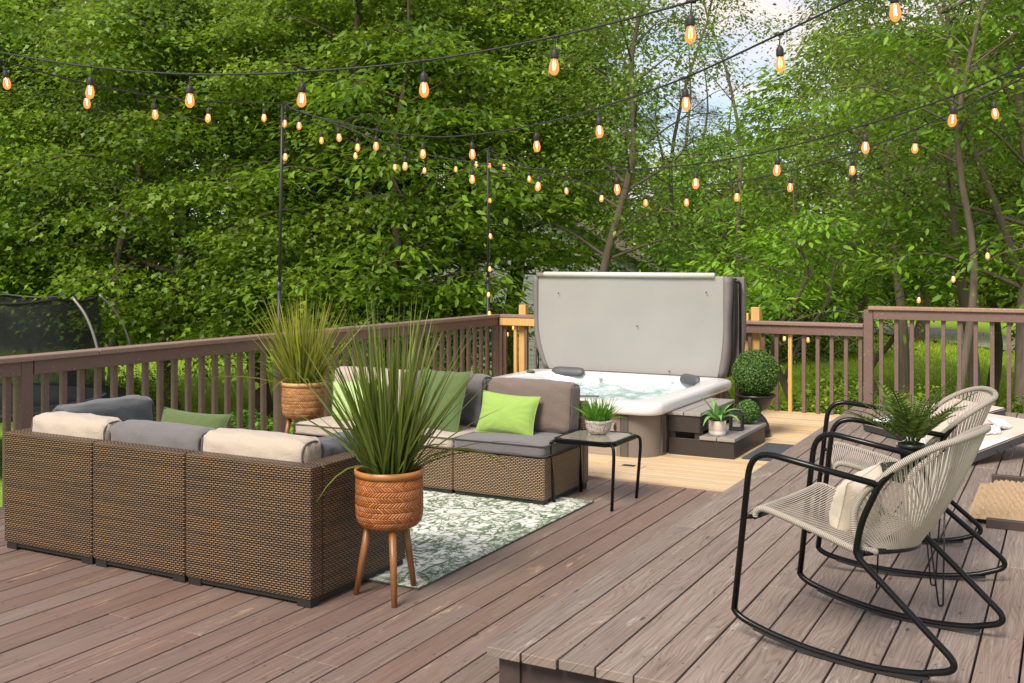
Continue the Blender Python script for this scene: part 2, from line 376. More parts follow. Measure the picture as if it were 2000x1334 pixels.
# stone-like pot with relief
t=NT('carved_pot'); vo=t.n.new("ShaderNodeTexVoronoi"); vo.feature='DISTANCE_TO_EDGE'; t.l.new(t.obj((1,1,1.6)),vo.inputs['Vector']); vo.inputs['Scale'].default_value=75; e=t.ramp(vo.outputs[0],[(.03,0),(.12,1)]); M['carved']=t.fin(t.mix(e,(.22,.16,.13),(.62,.54,.48)),.75,t.bump(e,.8,.004))
t=NT('two_tone_pot'); sx=t.n.new("ShaderNodeSeparateXYZ"); t.l.new(t.obj(),sx.inputs[0]); n=t.noise(t.obj(),50,5,.7); z=t.math('LESS_THAN',sx.outputs[2],.038); c=t.mix(n,(.42,.33,.26),(.62,.54,.46)); c=t.mix(z,c,(.72,.68,.62)); M['pot2']=t.fin(c,.75,t.bump(n,.4,.002))
M['shell']=m_plain('tub_acrylic',(.70,.695,.69),.16,var=.03,scale=5,bump=.0); M['shell_lip']=M['shell']
M['cab_panel']=None
t=NT('cabinet_panel'); u=t.obj(); sx=t.n.new("ShaderNodeSeparateXYZ"); t.l.new(u,sx.inputs[0]); fz=t.math('FRACT',t.math('DIVIDE',sx.outputs[2],.09)); gl=t.ramp(fz,[(.0,1),(.06,0)]); gr=t.noise(t.obj((2,2,90)),1.0,4,.6); c=t.mix(gr,(.26,.19,.14),(.42,.33,.26)); M['cab_panel']=t.fin(t.mix(gl,c,(.06,.045,.035)),.55,t.bump(t.math('SUBTRACT',gr,gl),.4,.003))
M['cab_corner']=m_plain('cabinet_corner',(.185,.155,.125),.45,var=.08); M['cab_trim']=m_plain('cabinet_trim',(.10,.09,.078),.4)
M['vinyl']=None
t=NT('cover_vinyl'); n=t.noise(t.obj(),2.2,3,.5); n2=t.noise(t.obj((1,1,1)),220,3,.6); wr=t.noise(t.obj((1.2,1,.5)),7,3,.5,.7); M['vinyl']=t.fin(t.mix(n,(.27,.262,.245),(.335,.327,.307)),.48,t.bump(t.math('ADD',t.math('MULTIPLY',n2,.05),t.math('MULTIPLY',wr,.8)),.16,.02))
M['vinyl_d']=m_plain('cover_skirt',(.17,.155,.145),.6,var=.12,scale=12); M['cover_strap']=m_plain('cover_strap',(.60,.58,.54),.5,var=.05)
M['headrest']=m_plain('headrest',(.075,.077,.08),.5,var=.1)
t=NT('water'); n=t.noise(t.obj(),5.5,6,.6,.6); n2=t.noise(t.obj(),30,4,.7); sx=t.n.new("ShaderNodeSeparateXYZ"); t.l.new(t.obj(),sx.inputs[0])
foam=t.ramp(t.math('ADD',t.math('MULTIPLY',n,.8),t.math('MULTIPLY',n2,.25)),[(.45,.25),(.63,.9)])
M['water']=t.fin(t.mix(foam,(.36,.70,.70),(.84,.90,.90)),t.math('ADD',.06,t.math('MULTIPLY',foam,.3)),t.bump(t.math('ADD',n,t.math('MULTIPLY',n2,.5)),.6,.03)); t.b.inputs['IOR'].default_value=1.33
t.set(t.b.inputs['Transmission Weight'],t.math('SUBTRACT',.75,t.math('MULTIPLY',foam,.72)))
M['step_side']=m_plain('step_side',(.038,.030,.026),.5,var=.25,scale=20); M['step_top']=None
t=NT('step_tread'); n=t.noise(t.obj((60,3,1)),1.0,5,.6); M['step_top']=t.fin(t.mix(n,(.20,.18,.16),(.36,.33,.305)),.6,t.bump(n,.4,.002))
t=NT('grey_mat'); n=t.noise(t.obj(),220,3,.8); M['mat']=t.fin(t.mix(t.ramp(n,[(.4,0),(.62,1)]),(.012,.014,.018),(.15,.16,.18)),.95,t.bump(n,1,.008))
M['pot_black']=m_plain('pot_black_gloss',(.014,.013,.013),.3,var=.2); M['pot_plastic']=m_plain('nursery_pot',(.010,.010,.010),.45)
M['white_paint']=m_plain('white_paint',(.68,.68,.70),.45,var=.04)
t=NT('board_top'); g=t.noise(t.obj((70,2.5,1)),1.0,5,.6,.4); M['board_top']=t.fin(t.mix(g,(.52,.40,.33),(.74,.63,.55)),.42,t.bump(g,.15,.001))
M['board_side']=m_plain('board_side',(.045,.047,.052),.45)
t=NT('rug'); u=t.obj(); a=t.noise(t.obj((1,2.0,1)),4.2,4,.6,1.4); b=t.noise(t.obj((2.1,1,1)),3.4,4,.6,1.7); c0=t.noise(u,120,3,.8); d=t.noise(u,34,3,.7)
l1=t.ramp(t.math('ABSOLUTE',t.math('SUBTRACT',a,.5)),[(.020,1),(.034,0)]); l2=t.ramp(t.math('ABSOLUTE',t.math('SUBTRACT',b,.5)),[(.021,1),(.037,0)])
msk=t.math('MULTIPLY',t.math('MAXIMUM',l1,l2),t.ramp(d,[(.34,.5),(.44,1)])); msk=t.math('MULTIPLY',msk,t.ramp(c0,[(.30,.6),(.42,1)]))
sx=t.n.new("ShaderNodeSeparateXYZ"); t.l.new(u,sx.inputs[0])
bx=t.math('MAXIMUM',t.ramp(t.math('ABSOLUTE',sx.outputs[0]),[(.99,0),(1.0,1)]) if False else t.math('GREATER_THAN',t.math('ABSOLUTE',sx.outputs[0]),1.03),t.math('GREATER_THAN',t.math('ABSOLUTE',sx.outputs[1]),.965))
msk=t.math('MAXIMUM',msk,t.math('MULTIPLY',bx,t.ramp(d,[(.44,.15),(.58,.8)])))
M['rug']=t.fin(t.mix(msk,(.68,.68,.63),(.085,.150,.060)),.95,t.bump(c0,.7,.004))
M['rug_edge']=m_fabric('rug_edge',(.06,.085,.05))
t=NT('bark'); v=t.obj((14,14,2.2)); n=t.noise(v,1.6,6,.7,.6); n2=t.noise(t.obj(),2,3); c=t.mix(n,(.030,.022,.016),(.16,.12,.085)); c=t.mix(t.ramp(n2,[(.5,0),(.75,.5)]),c,(.14,.14,.10)); M['bark']=t.fin(c,.9,t.bump(n,1,.03))
t=NT('bark_pale'); v=t.obj((10,10,1.6)); n=t.noise(v,1.6,6,.7,.4); c=t.mix(n,(.055,.040,.030),(.22,.17,.125)); M['bark_pale']=t.fin(c,.9,t.bump(n,1,.02))
M['leaf_a']=m_leaf('leaf_maple',(.034,.085,.008),(.27,.43,.034),(.40,.58,.04),.40)
M['leaf_b']=m_leaf('leaf_fine',(.05,.10,.018),(.22,.33,.060),(.34,.46,.07),.42)
M['leaf_c']=m_leaf('leaf_broad',(.04,.12,.010),(.25,.45,.035),(.38,.60,.04),.38)
M['leaf_p']=m_leaf('leaf_pine',(.030,.040,.018),(.10,.095,.05),(.12,.14,.05),.2,.7)
M['leaf_g']=m_leaf('leaf_ground',(.05,.13,.012),(.24,.40,.04),(.2,.36,.04),.35)
t=NT('lawn'); g=t.n.new("ShaderNodeNewGeometry"); mp_=t.n.new("ShaderNodeMapping"); t.l.new(g.outputs['Position'],mp_.inputs[0]); n=t.noise(mp_.outputs[0],.35,5,.6); n2=t.noise(mp_.outputs[0],9,4,.7); c=t.mix(t.ramp(n,[(.35,0),(.65,1)]),(.20,.34,.02),(.34,.50,.035)); c=t.mix(t.ramp(n2,[(.35,.5),(.7,0)]),c,(.12,.20,.02)); M['lawn']=t.fin(c,.9,t.bump(n2,1,.05))
M['lawn_blade']=m_leaf('lawn_blade',(.22,.38,.025),(.36,.54,.04),(.42,.62,.05),.45)
t=NT('forest_floor'); g=t.n.new("ShaderNodeNewGeometry"); mp_=t.n.new("ShaderNodeMapping"); t.l.new(g.outputs['Position'],mp_.inputs[0]); n=t.noise(mp_.outputs[0],3,5,.7); M['floor']=t.fin(t.mix(n,(.02,.022,.008),(.07,.085,.02)),.95,t.bump(n,1,.05))
M['road']=m_plain('road',(.22,.21,.20),.8,var=.15,scale=3)
t=NT('siding'); sx=t.n.new("ShaderNodeSeparateXYZ"); t.l.new(t.obj(),sx.inputs[0]); f=t.math('FRACT',t.math('DIVIDE',sx.outputs[2],.125)); n=t.noise(t.obj(),4,3); c=t.mix(n,(.17,.19,.175),(.22,.24,.22)); M['siding']=t.fin(t.mix(t.ramp(f,[(.0,.9),(.10,0)]),c,(.025,.028,.026)),.6,t.bump(t.math('SUBTRACT',1.0,f),1,.02))
t=NT('shingles'); br=t.n.new("ShaderNodeTexBrick"); t.l.new(t.uv(),br.inputs['Vector']); br.inputs['Scale'].default_value=1; br.inputs['Brick Width'].default_value=.3; br.inputs['Row Height'].default_value=.14; br.inputs['Mortar Size'].default_value=.008; br.inputs['Color1'].default_value=(.09,.095,.10,1); br.inputs['Color2'].default_value=(.14,.145,.15,1); br.inputs['Mortar'].default_value=(.03,.03,.03,1); t.l.new(br.outputs[0],t.b.inputs['Base Color']); t.fin(None,.85); M['shingle']=t.m
M['trim']=m_plain('white_trim',(.55,.54,.50),.5,var=.05); M['window_dark']=m_plain('window_dark',(.02,.025,.025),.12)
t=NT('net'); tr=t.n.new("ShaderNodeBsdfTransparent"); ms=t.n.new("ShaderNodeMixShader"); ms.inputs[0].default_value=.72; t.fin((.012,.013,.014),.8); t.l.new(tr.outputs[0],ms.inputs[1]); t.l.new(t.b.outputs[0],ms.inputs[2]); t.l.new(ms.outputs[0],t.out.inputs[0]); M['net']=t.m
M['galv']=m_plain('galvanised_pole',(.22,.20,.19),.4,metal=.3); M['tramp_bed']=m_plain('trampoline_bed',(.05,.06,.075),.6)
M['filament']=m_emit('filament',(1,.62,.25),18); M['bulb']=m_emit('bulb_glass',(1,.36,.10),1.2,.42)
M['socket']=m_plain('rubber_socket',(.02,.018,.017),.55); M['wire']=m_plain('rubber_wire',(.018,.018,.019),.5)
M['coir']=None
t=NT('coir'); n=t.noise(t.obj(),90,5,.8); M['coir']=t.fin(t.mix(n,(.28,.175,.085),(.62,.46,.29)),.95,t.bump(n,1,.008))
M['brown_wood']=m_plain('brown_wood',(.060,.040,.034),.55,var=.3,scale=18)
M['copper_disc']=m_plain('pole_clip',(.03,.03,.03),.4)
t=NT('table_disc'); M['disc']=m_plain('table_disc_green_black',(.022,.028,.020),.4)
M['slot']=m_plain('slot_light',(.42,.38,.30),.7)

# ================================================================ SETTING: decks
GZ = -1.3
def deck(name, mat, x0, x1, y0, y1, z, pitch, axis='y', label=None, th=.035, seed=1, ragged=0.0, joints=(), slope=0):
    r=random.Random(seed); mb=MB(); me_uv=[]
    lo,hi=(x0,x1) if axis=='y' else (y0,y1); a0,a1=(y0,y1) if axis=='y' else (x0,x1)
    n=int(math.ceil((hi-lo)/pitch)); gap=.008
    for i in range(n):
        b0=lo+i*pitch+gap/2; b1=min(lo+(i+1)*pitch-gap/2,hi)
        if b1-b0<.02: continue
        cuts=[a0+r.uniform(-ragged,ragged)]
        L=a1-a0
        js=sorted(r.sample([1.2,2.0,2.85,3.65,4.5,5.3,6.1],2)) if L>3 else []
        if joints: js=list(joints[i%len(joints)])
        for j in js:
            if .6<j<L-.6: cuts.append(a0+j)
        cuts.append(a1)
        for c0,c1 in zip(cuts[:-1],cuts[1:]):
            zz=z+r.uniform(-.0015,.0015); cr_=(r.random(),r.random(),0,1); ou=float(r.randint(0,60)); ov=.41*r.randint(0,60)
            e0=c0+(.002 if c0!=cuts[0] else 0); e1=c1-(.002 if c1!=cuts[-1] else 0)
            k=len(mb.f)
            if axis=='y': mb.box(b0,e0,zz-th,b1,e1,zz,cr_)
            else: mb.box(e0,b0,zz-th,e1,b1,zz,cr_)
            for q in range(k,len(mb.f)):
                uv=[]
                for vi in mb.f[q]:
                    p=mb.v[vi]; ac=(p[0] if axis=='y' else p[1])-b0; al=(p[1] if axis=='y' else p[0])
                    uv.append((ou+ac+.003+(.0 if q-k<2 else (zz-p[2])*.999), ov+al))
                mb.uv[q]=uv
    o=mb.build(name,M[mat],bevel=.003)
    return tag(o,label,None,None,'structure')
deck('brown_deck','deck_brown',-6.02,-1.84,1.2,6.905,0.0,.1415,'y','worn brown painted deck boards under the wicker sofas',seed=3)
deck('new_wood_deck','deck_new',-6.02,-1.84,6.925,10.96,0.004,.138,'x','pale new lumber deck boards around the hot tub',seed=5)
deck('grey_deck','deck_grey',-1.89,3.4,3.31,10.82,0.15,.1445,'y','weathered grey brown raised deck boards under the rocking chairs',seed=8,ragged=.008)
mb=MB(); mb.box(-1.845,3.37,-.3,-1.80,10.8,.112); mb.box(-1.80,3.37,-.3,3.3,3.41,.112); mb.box(-1.86,3.355,-.3,-1.775,3.372,.111)
tag(mb.build('deck_skirt',M['brown_wood']),'dark brown skirt boards under the raised deck edge',None,None,'structure')
mb=MB(); mb.box(-6.02,6.906,-.06,-1.90,6.924,.010); tag(mb.build('deck_edge_strip',M['deck_new']),'pale timber strip where new deck meets old deck',None,None,'structure')
mb=MB()
for y in np.arange(1.4,10.9,.41): mb.box(-6.0,y,-.2,-1.85,y+.04,-.04)
for x in np.arange(-1.7,3.3,.41): mb.box(x,3.45,-.2,x+.04,10.7,.11)
mb.box(-6.03,1.2,-.24,-6.0,10.98,-.04); mb.box(-6.03,10.96,-.24,-1.8,10.99,-.04); mb.box(-1.8,10.83,-.24,3.4,10.86,.11)
mb.box(-6.0,1.25,-.30,3.3,10.9,-.26)
tag(mb.build('deck_joists',M['brown_wood']),'dark joists below the deck boards',None,None,'structure')

# ---------------------------------------------------------------- railings
def railing(name,label,axis,fixed,a0,a1,ztop,posts,bal0,bal_pitch,zbot,inner,nbal,cap='rail_cap',special={},ext=.0,cuts=()):
    """axis: direction the railing runs; inner = +1/-1 side of the fixed coordinate that faces the deck"""
    root=thing(name,label,'railing',(fixed if axis=='y' else a0, a0 if axis=='y' else fixed,0))
    ox,oy=root.location.x,root.location.y
    def B(mb,al0,al1,ac0,ac1,z0,z1):
        if axis=='y': mb.box(fixed+min(ac0,ac1)-ox,al0-oy,z0,fixed+max(ac0,ac1)-ox,al1-oy,z1)
        else: mb.box(al0-ox,fixed+min(ac0,ac1)-oy,z0,al1-ox,fixed+max(ac0,ac1)-oy,z1)
    segs=[a0]+list(cuts)+[a1]
    for s0,s1 in zip(segs[:-1],segs[1:]):
        mb=MB(); B(mb,s0+.002,s1-.002,-.075,.075,ztop-.036,ztop); mb.build('top_rail',M[cap],root,bevel=.006)
    def near(p): return any(abs(p-q)<.07 for q in posts)
    # rail board between posts
    ps=[a0]+[q for q in posts if a0+.05<q<a1-.05]+[a1]
    for s0,s1 in zip(ps[:-1],ps[1:]):
        mb=MB(); B(mb,s0+(.047 if s0 in posts else 0)+.002,s1-(.047 if s1 in posts else 0)-.002,inner*.012,inner*.05,ztop-.128,ztop-.0365)
        key=[k for k in special if special[k]=='fascia' and s0-.01<=k<=s1+.01]
        mb.build('rail_board',M['lumber'] if key else M['rail'],root,bevel=.003)
    for q in posts:
        mb=MB(); B(mb,q-.0445,q+.0445,-.0445,.0445,zbot-.5,ztop-.037); mb.build('post',M['rail'],root,bevel=.004)
    for i in range(nbal):
        q=bal0+i*bal_pitch
        if near(q): continue
        m=M['lumber'] if any(abs(k-q)<.06 and special[k]=='bal' for k in special) else M['rail']
        mb=MB(); B(mb,q-.019,q+.019,-inner*.028,inner*.010,zbot-.12,ztop-.037); o=mb.build('baluster',m,root,bevel=.003)
        if m is M['lumber']: o['label']='unpainted yellow lumber baluster'
    return root
railing('deck_railing','long brown wooden railing behind the sofas and tall grass planters','y',-6.08,1.2,10.9,.945,[4.50,7.03,9.15,10.9],.13+1.25,.1432,-.04,+1,66,cuts=(5.05,8.65))
rb=railing('deck_railing','low brown wooden railing behind the hot tub, with yellow lumber at its left end','x',10.92,-6.04,-1.84,.945,[],-5.975,.1412,-.04,-1,30,special={-5.9:'bal',-5.83:'bal',-2.582:'bal'},cuts=(-3.6,))
railing('deck_railing','taller brown wooden railing with bare wood cap beside the grey raised deck','x',10.87,-1.79,3.3,1.125,[-1.79,.35,2.4],-1.672,.1438,.10,-1,34,cap='rail_bare')
# fresh lumber pieces of the back railing
mb=MB(); mb.box(-.0,-.05,.817,.50,-.012,.909); mb.build('rail_board',M['lumber'],rb,bevel=.003,loc=(.02,-.016,0))
mb=MB(); mb.box(-.05,-.05,-.4,.05,.04,.905); o=mb.build('post',M['rail'],rb,bevel=.004,loc=(.0,-.0,0))
for x,zt,w in ((-5.765,1.06,.045),(-2.965,1.085,.045),(-3.07,1.02,.03)):
    mb=MB(); mb.box(-w,-w,-.3,w,w,zt); o=mb.build('post',M['lumber'],rb,bevel=.003,loc=(x+6.04,.085,0)); o['label']='unpainted yellow lumber post'

# ---------------------------------------------------------------- string light poles
def pole(label,x,y,tilt,z1=2.96):
    root=thing('light_pole',label,'pole',(x,y,-.25),0,'poles holding the string lights')
    mb=MB(); mb.tube([(0,0,0),(tilt*.5,0,1.6)],.020,10); mb.build('lower_tube',M['black_metal_matte'],root,True)
    mb=MB(); mb.tube([(tilt*.48,0,1.55),(tilt,0,z1+.25)],.0145,10); mb.build('upper_tube',M['black_metal_matte'],root,True)
    mb=MB(); mb.tube([(tilt*.485,0,1.57),(tilt*.5,0,1.64)],.024,10); mb.build('clamp',M['copper_disc'],root,True)
    mb=MB(); mb.tube([(tilt,0,z1+.24),(tilt+.02,.02,z1+.27),(tilt+.05,.03,z1+.24),(tilt+.03,.02,z1+.21)],.005,6); mb.build('hook',M['black_metal_matte'],root,True)
pole('black pole rising from the rail behind the yellowish grass planter',-6.17,7.08,.07)
pole('black pole at the far railing corner left of the hot tub',-6.13,10.78,0.0,2.93)

# ================================================================ hot tub
tub=thing('hot_tub','square hot tub with white rim and bubbling water, sunk in the pale deck','hot tub',(-3.92,8.75,0))
def rrect(hx,hy,r,z,n=10,wav=0,cx=0,cy=0):
    out=[]
    for (sx_,sy_,a0) in ((1,1,0),(-1,1,90),(-1,-1,180),(1,-1,270)):
        for k in range(n):
            a=rad(a0+90*k/(n-1)); out.append((cx+sx_*(hx-r)+r*math.cos(a),cy+sy_*(hy-r)+r*math.sin(a),z))
    # subdivide straight sides
    res=[]
    for i,p in enumerate(out):
        q=out[(i+1)%len(out)]; res.append(p); d=math.hypot(q[0]-p[0],q[1]-p[1])
        if d>.25:
            m=12
            for j in range(1,m):
                t_=j/m; res.append((p[0]+(q[0]-p[0])*t_,p[1]+(q[1]-p[1])*t_,z))
    if wav:
        res=[((x-cx)*(1-wav*math.sin(2*math.atan2(y-cy,x-cx))**6*1.0)+cx,(y-cy)*(1-wav*math.sin(2*math.atan2(y-cy,x-cx))**6)+cy,zz) for x,y,zz in res]
    return res
mb=MB(); S=1.055
R=.15
prof=[(1.0,.352,0),(1.010,.356,0),(1.016,.375,0),(1.016,.415,0),(1.008,.434,0),(.99,.445,0),(.95,.450,0),(.90,.450,.015),(.872,.448,.05),(.855,.440,.08),(.846,.420,.09),(.835,.36,.10),(.815,.24,.12),(.77,.10,.13),(.5,.0,.1)]
mb.loft([rrect(S*a,S*a,R*min(1,a),z,10,w) for a,z,w in prof],True,False,True)
mb.build('rim',M['shell'],tub,True)
mb=MB(); W_=[rrect(S*.828,S*.828,R*.9,.375,10,.115)]
n=46; vs=[];fs=[]
for j in range(n+1):
    for i in range(n+1):
        vs.append((-.88+1.76*i/n,-.88+1.76*j/n,.350+.008*math.sin(i*.9+j*.4)*math.cos(j*.7)+random.uniform(-.005,.005)))
for j in range(n):
    for i in range(n):
        x,y=-.88+1.76*(i+.5)/n,-.88+1.76*(j+.5)/n
        k=.872*(1-.10*math.sin(2*math.atan2(y,x))**6)
        if abs(x)<k and abs(y)<k: fs.append((j*(n+1)+i,j*(n+1)+i+1,(j+1)*(n+1)+i+1,(j+1)*(n+1)+i))
mb.add(vs,fs); mb.build('water',M['water'],tub,True)
# cabinet: panels, curved corners, trims
h=.355; E_=.985; cr0=.20
for sgn,ax in ((-1,'y'),(1,'x'),(1,'y'),(-1,'x')):
    mb=MB(); a=E_-cr0
    if ax=='y': mb.box(-a,sgn*E_-.012,-.25,a,sgn*E_+.012,h)
    else: mb.box(sgn*E_-.012,-a,-.25,sgn*E_+.012,a,h)
    mb.build('cabinet_panel',M['cab_panel'],tub)
for sx_ in (1,-1):
    for sy_ in (1,-1):
        mb=MB(); a=E_-cr0; ring=[]
        for k in range(13):
            t_=rad(90*k/12); ring.append((sx_*(a+(cr0+.018)*math.cos(t_)),sy_*(a+(cr0+.018)*math.sin(t_))))
        inn=[(sx_*a,sy_*a)]
        mb.loft([[(x,y,-.25) for x,y in ring],[(x,y,h) for x,y in ring]],False); mb.build('corner_panel',M['cab_corner'],tub,True)
        for (px,py,dx,dy) in ((sx_*(E_+.020),sy_*(a-.012),.012,.030),(sx_*(a-.012),sy_*(E_+.020),.030,.012)):
            mb=MB(); mb.box(px-dx,py-dy,-.25,px+dx,py+dy,h-.002); mb.build('corner_trim',M['cab_trim'],tub,bevel=.004)
            mb=MB(); ddx,ddy=(0,-sy_*.052) if dy>dx else (-sx_*.052,0); mb.box(px+ddx-dx*.6,py+ddy-dy*.6,-.25,px+ddx+dx*.6,py+ddy+dy*.6,h-.003)
            mb.build('corner_trim',M['cab_corner'],tub,bevel=.004)
# lock tag on front panel (near right)
mb=MB(); mb.rev([(.0,-.006),(.022,-.006),(.024,0),(.020,.006),(0,.007)],20,cap0=False,cap1=False)
o=mb.build('cover_lock',M['black_plastic'],tub,True,loc=(.70,-1.005,.235)); o.rotation_euler=(rad(90),0,0); o.scale=(1,1.5,1)
def headrest(x,y,z,rz,tilt,w=.165):
    mb=MB(); rings=[]
    for k in range(15):
        t_=-1+2*k/14; sc_=(1-abs(t_)**6)**.5; 
        rings.append([(t_*w, .052*max(sc_,.15)*math.cos(rad(a_)), .028*max(sc_,.15)*math.sin(rad(a_))*(1.0) ) for a_ in range(0,360,30)])
    mb.loft(rings,True,True,True); o=mb.build('headrest',M['headrest'],tub,True,loc=(x,y,z)); o.rotation_euler=(tilt,0,rz)
headrest(-.60,.85,.452,rad(0),rad(58),.185); headrest(.73,.73,.452,rad(-42),rad(58),.17)
mb=MB(); mb.rev([(0,.0),(.04,0),(.045,.008),(.03,.016),(0,.017)],20,cap0=False,cap1=False); mb.build('air_knob',M['headrest'],tub,True,loc=(-.90,.60,.452))
mb=MB(); mb.box(-.08,-.035,0,.08,.035,.012); o=mb.build('control_panel',M['headrest'],tub,bevel=.006,loc=(.42,-.90,.452)); o.rotation_euler=(rad(-4),0,rad(20))
for x,y,rz in ((-.25,.865,0),(.52,.86,0)):
    mb=MB(); mb.rev([(0,0),(.022,0),(.024,.005),(0,.006)],16,cap0=False,cap1=False); o=mb.build('jet',M['filament'] if False else M['white_paint'],tub,True,loc=(x,y-.01,.412)); o.rotation_euler=(rad(75),0,0)

# folded cover standing behind the tub
cov=thing('tub_cover','grey vinyl hot tub cover folded and standing upright behind the tub','cover',(-3.92,9.88,.44))
def slab(name,y0,y1,mat,x0,x1,ztop,tap,par,sub=True):
    # outline in x-z, lower corners rounded in
    pts=[]
    for k in range(9):
        t_=k/8; pts.append((x0+tap*(1-t_)**2.0*1.0, ztop*t_*.55))
    L=pts; Rr=[(x1-(p[0]-x0)*.45,p[1]) for p in pts]
    L=L+[(x0,ztop*.8),(x0+.005,ztop)]; Rr=Rr+[(x1,ztop*.8),(x1-.005,ztop)]
    rows=[]; 
    mb=MB(); nx=28; vs=[]; fs=[]; m=len(L)
    for side,y in ((0,y0),(1,y1)):
        for r_ in range(m):
            for i in range(nx+1):
                t_=i/nx; x=L[r_][0]+(Rr[r_][0]-L[r_][0])*t_
                e=min(t_,1-t_)*2; bul=.005*(1-(1-min(1,e*6))**2)
                sag=.0025*math.sin(x*5+L[r_][1]*3)
                vs.append((x,y+(-bul-sag if side==0 else bul*.5),L[r_][1]+(0.0)))
    N=m*(nx+1)
    for r_ in range(m-1):
        for i in range(nx):
            a=r_*(nx+1)+i; fs.append((a,a+1,a+nx+2,a+nx+1)); fs.append((N+a,N+a+nx+1,N+a+nx+2,N+a+1))
        a=r_*(nx+1); fs.append((a,a+nx+1,N+a+nx+1,N+a)); a+=nx; fs.append((a,N+a,N+a+nx+1,a+nx+1))
    for i in range(nx):
        fs.append((i,N+i,N+i+1,i+1)); a=(m-1)*(nx+1)+i; fs.append((a,a+1,N+a+1,N+a))
    mb.add(vs,fs); o=mb.build(name,mat,par,True,bevel=.008); o.data.set_sharp_from_angle(angle=rad(35)); return o
slab('front_panel',-.02,.045,M['vinyl'],-1.10,.97,.985,.13,cov)
slab('rear_panel',.19,.27,M['vinyl_d'],-1.09,1.09,.975,.13,cov)
slab('gap_shade_panel',.072,.165,M['black_plastic'],-1.07,1.03,.968,.13,cov)  # black slab stands in for the shade in the gap between the halves
# skirts at both ends
def skirt(x,s,par):
    mb=MB(); rings=[]
    for k in range(16):
        t_=k/15; z=-.0+.985*t_; tap=(.13 if s<0 else .0585)*max(0,1-t_/.55)**2.0
        w=.036+.008*math.sin(t_*9)
        xx=x-s*tap
        rings.append([(xx-s*.03,-.035,z),(xx+s*w*.2,-.045,z),(xx+s*w*.8,-.02+.01*math.sin(t_*14),z),(xx+s*w,.05,z),(xx+s*w*.85,.056,z),(xx+s*w*.3,.0,z),(xx-s*.03,.0,z)])
    mb.loft(rings,True,True,True); mb.build('skirt',M['vinyl_d'],par,True)
skirt(-1.10,-1,cov); skirt(.975,1,cov)
mb=MB(); mb.tube([(-.99,-.04,1.0),(.86,-.04,.995)],.026,12); o=mb.build('rolled_flap',M['cover_strap'],cov,True)
mb=MB(); mb.box(-1.085,-.05,.972,-.98,.05,1.012); mb.build('flap_end',M['cab_corner'],cov,bevel=.01)
for x,z in ((-.82,.80),(.06,.48),(.78,.83),(.40,.04)):
    mb=MB(); mb.rev([(0,0),(.008,0),(.008,.004),(0,.004)],12,cap0=False,cap1=False); o=mb.build('snap_button',M['brown_wood'],cov,True,loc=(x,-.047,z)); o.rotation_euler=(rad(90),0,0)
# cover lifter arm
mb=MB(); mb.tube(fillet([(1.075,.10,-.42),(1.075,.10,.93),(1.0,.10,.95)],.04),.014,8); mb.tube([(-1.14,.10,-.42),(-1.14,.10,.20)],.014,8); mb.build('lifter_arm',M['black_metal'],cov,True)

# ---------------------------------------------------------------- tub steps
st=thing('tub_steps','two tier dark brown step unit with grey treads against the hot tub','steps',(-2.62,8.52,0))
mb=MB(); mb.box(-.265,-.47,.0,.275,-.45,.140); mb.box(-.265,.45,.0,.275,.47,.140); mb.box(.255,-.45,.0,.275,.45,.140); mb.build('lower_frame',M['step_side'],st,bevel=.003)
mb=MB(); mb.box(-.265,-.47,.19,-.005,-.45,.325); mb.box(-.265,.45,.19,-.005,.47,.325); mb.box(-.025,-.45,.19,-.005,.45,.325); mb.build('upper_frame',M['step_side'],st,bevel=.003)
for x in (-.262,-.055):
    for y in (-.448,.41): mb=MB(); mb.box(x,y,.01,x+.045,y+.038,.32); mb.build('upright',M['step_side'],st)
for x0,x1,z in ((-.005,.135,.168),(.141,.283,.168),(-.275,-.14,.353),(-.134,.005,.353)):
    mb=MB(); mb.box(x0,-.485,z-.028,x1,.485,z); mb.build('tread',M['step_top'],st,bevel=.004)

tm=MB(); tm.box(-.20,-.39,0,.20,.39,.010); o=tm.build('door_mat',M['mat'],loc=(-2.10,8.50,.0045)); tag(o,'dark grey speckled mat on the pale deck beside the tub steps','mat')
# electrical floor box cut in the pale deck
fb=thing('floor_outlet','small dark floor opening in the pale boards in front of the tub','floor outlet',(-2.98,7.42,.005))
mb=MB(); mb.box(-.05,-.03,0,.05,.03,.004); mb.build('cover_plate',M['black_plastic'],fb)
mb=MB(); mb.box(-.12,-.055,-.001,.12,.055,.002); mb.build('wood_patch',M['deck_new'],fb)

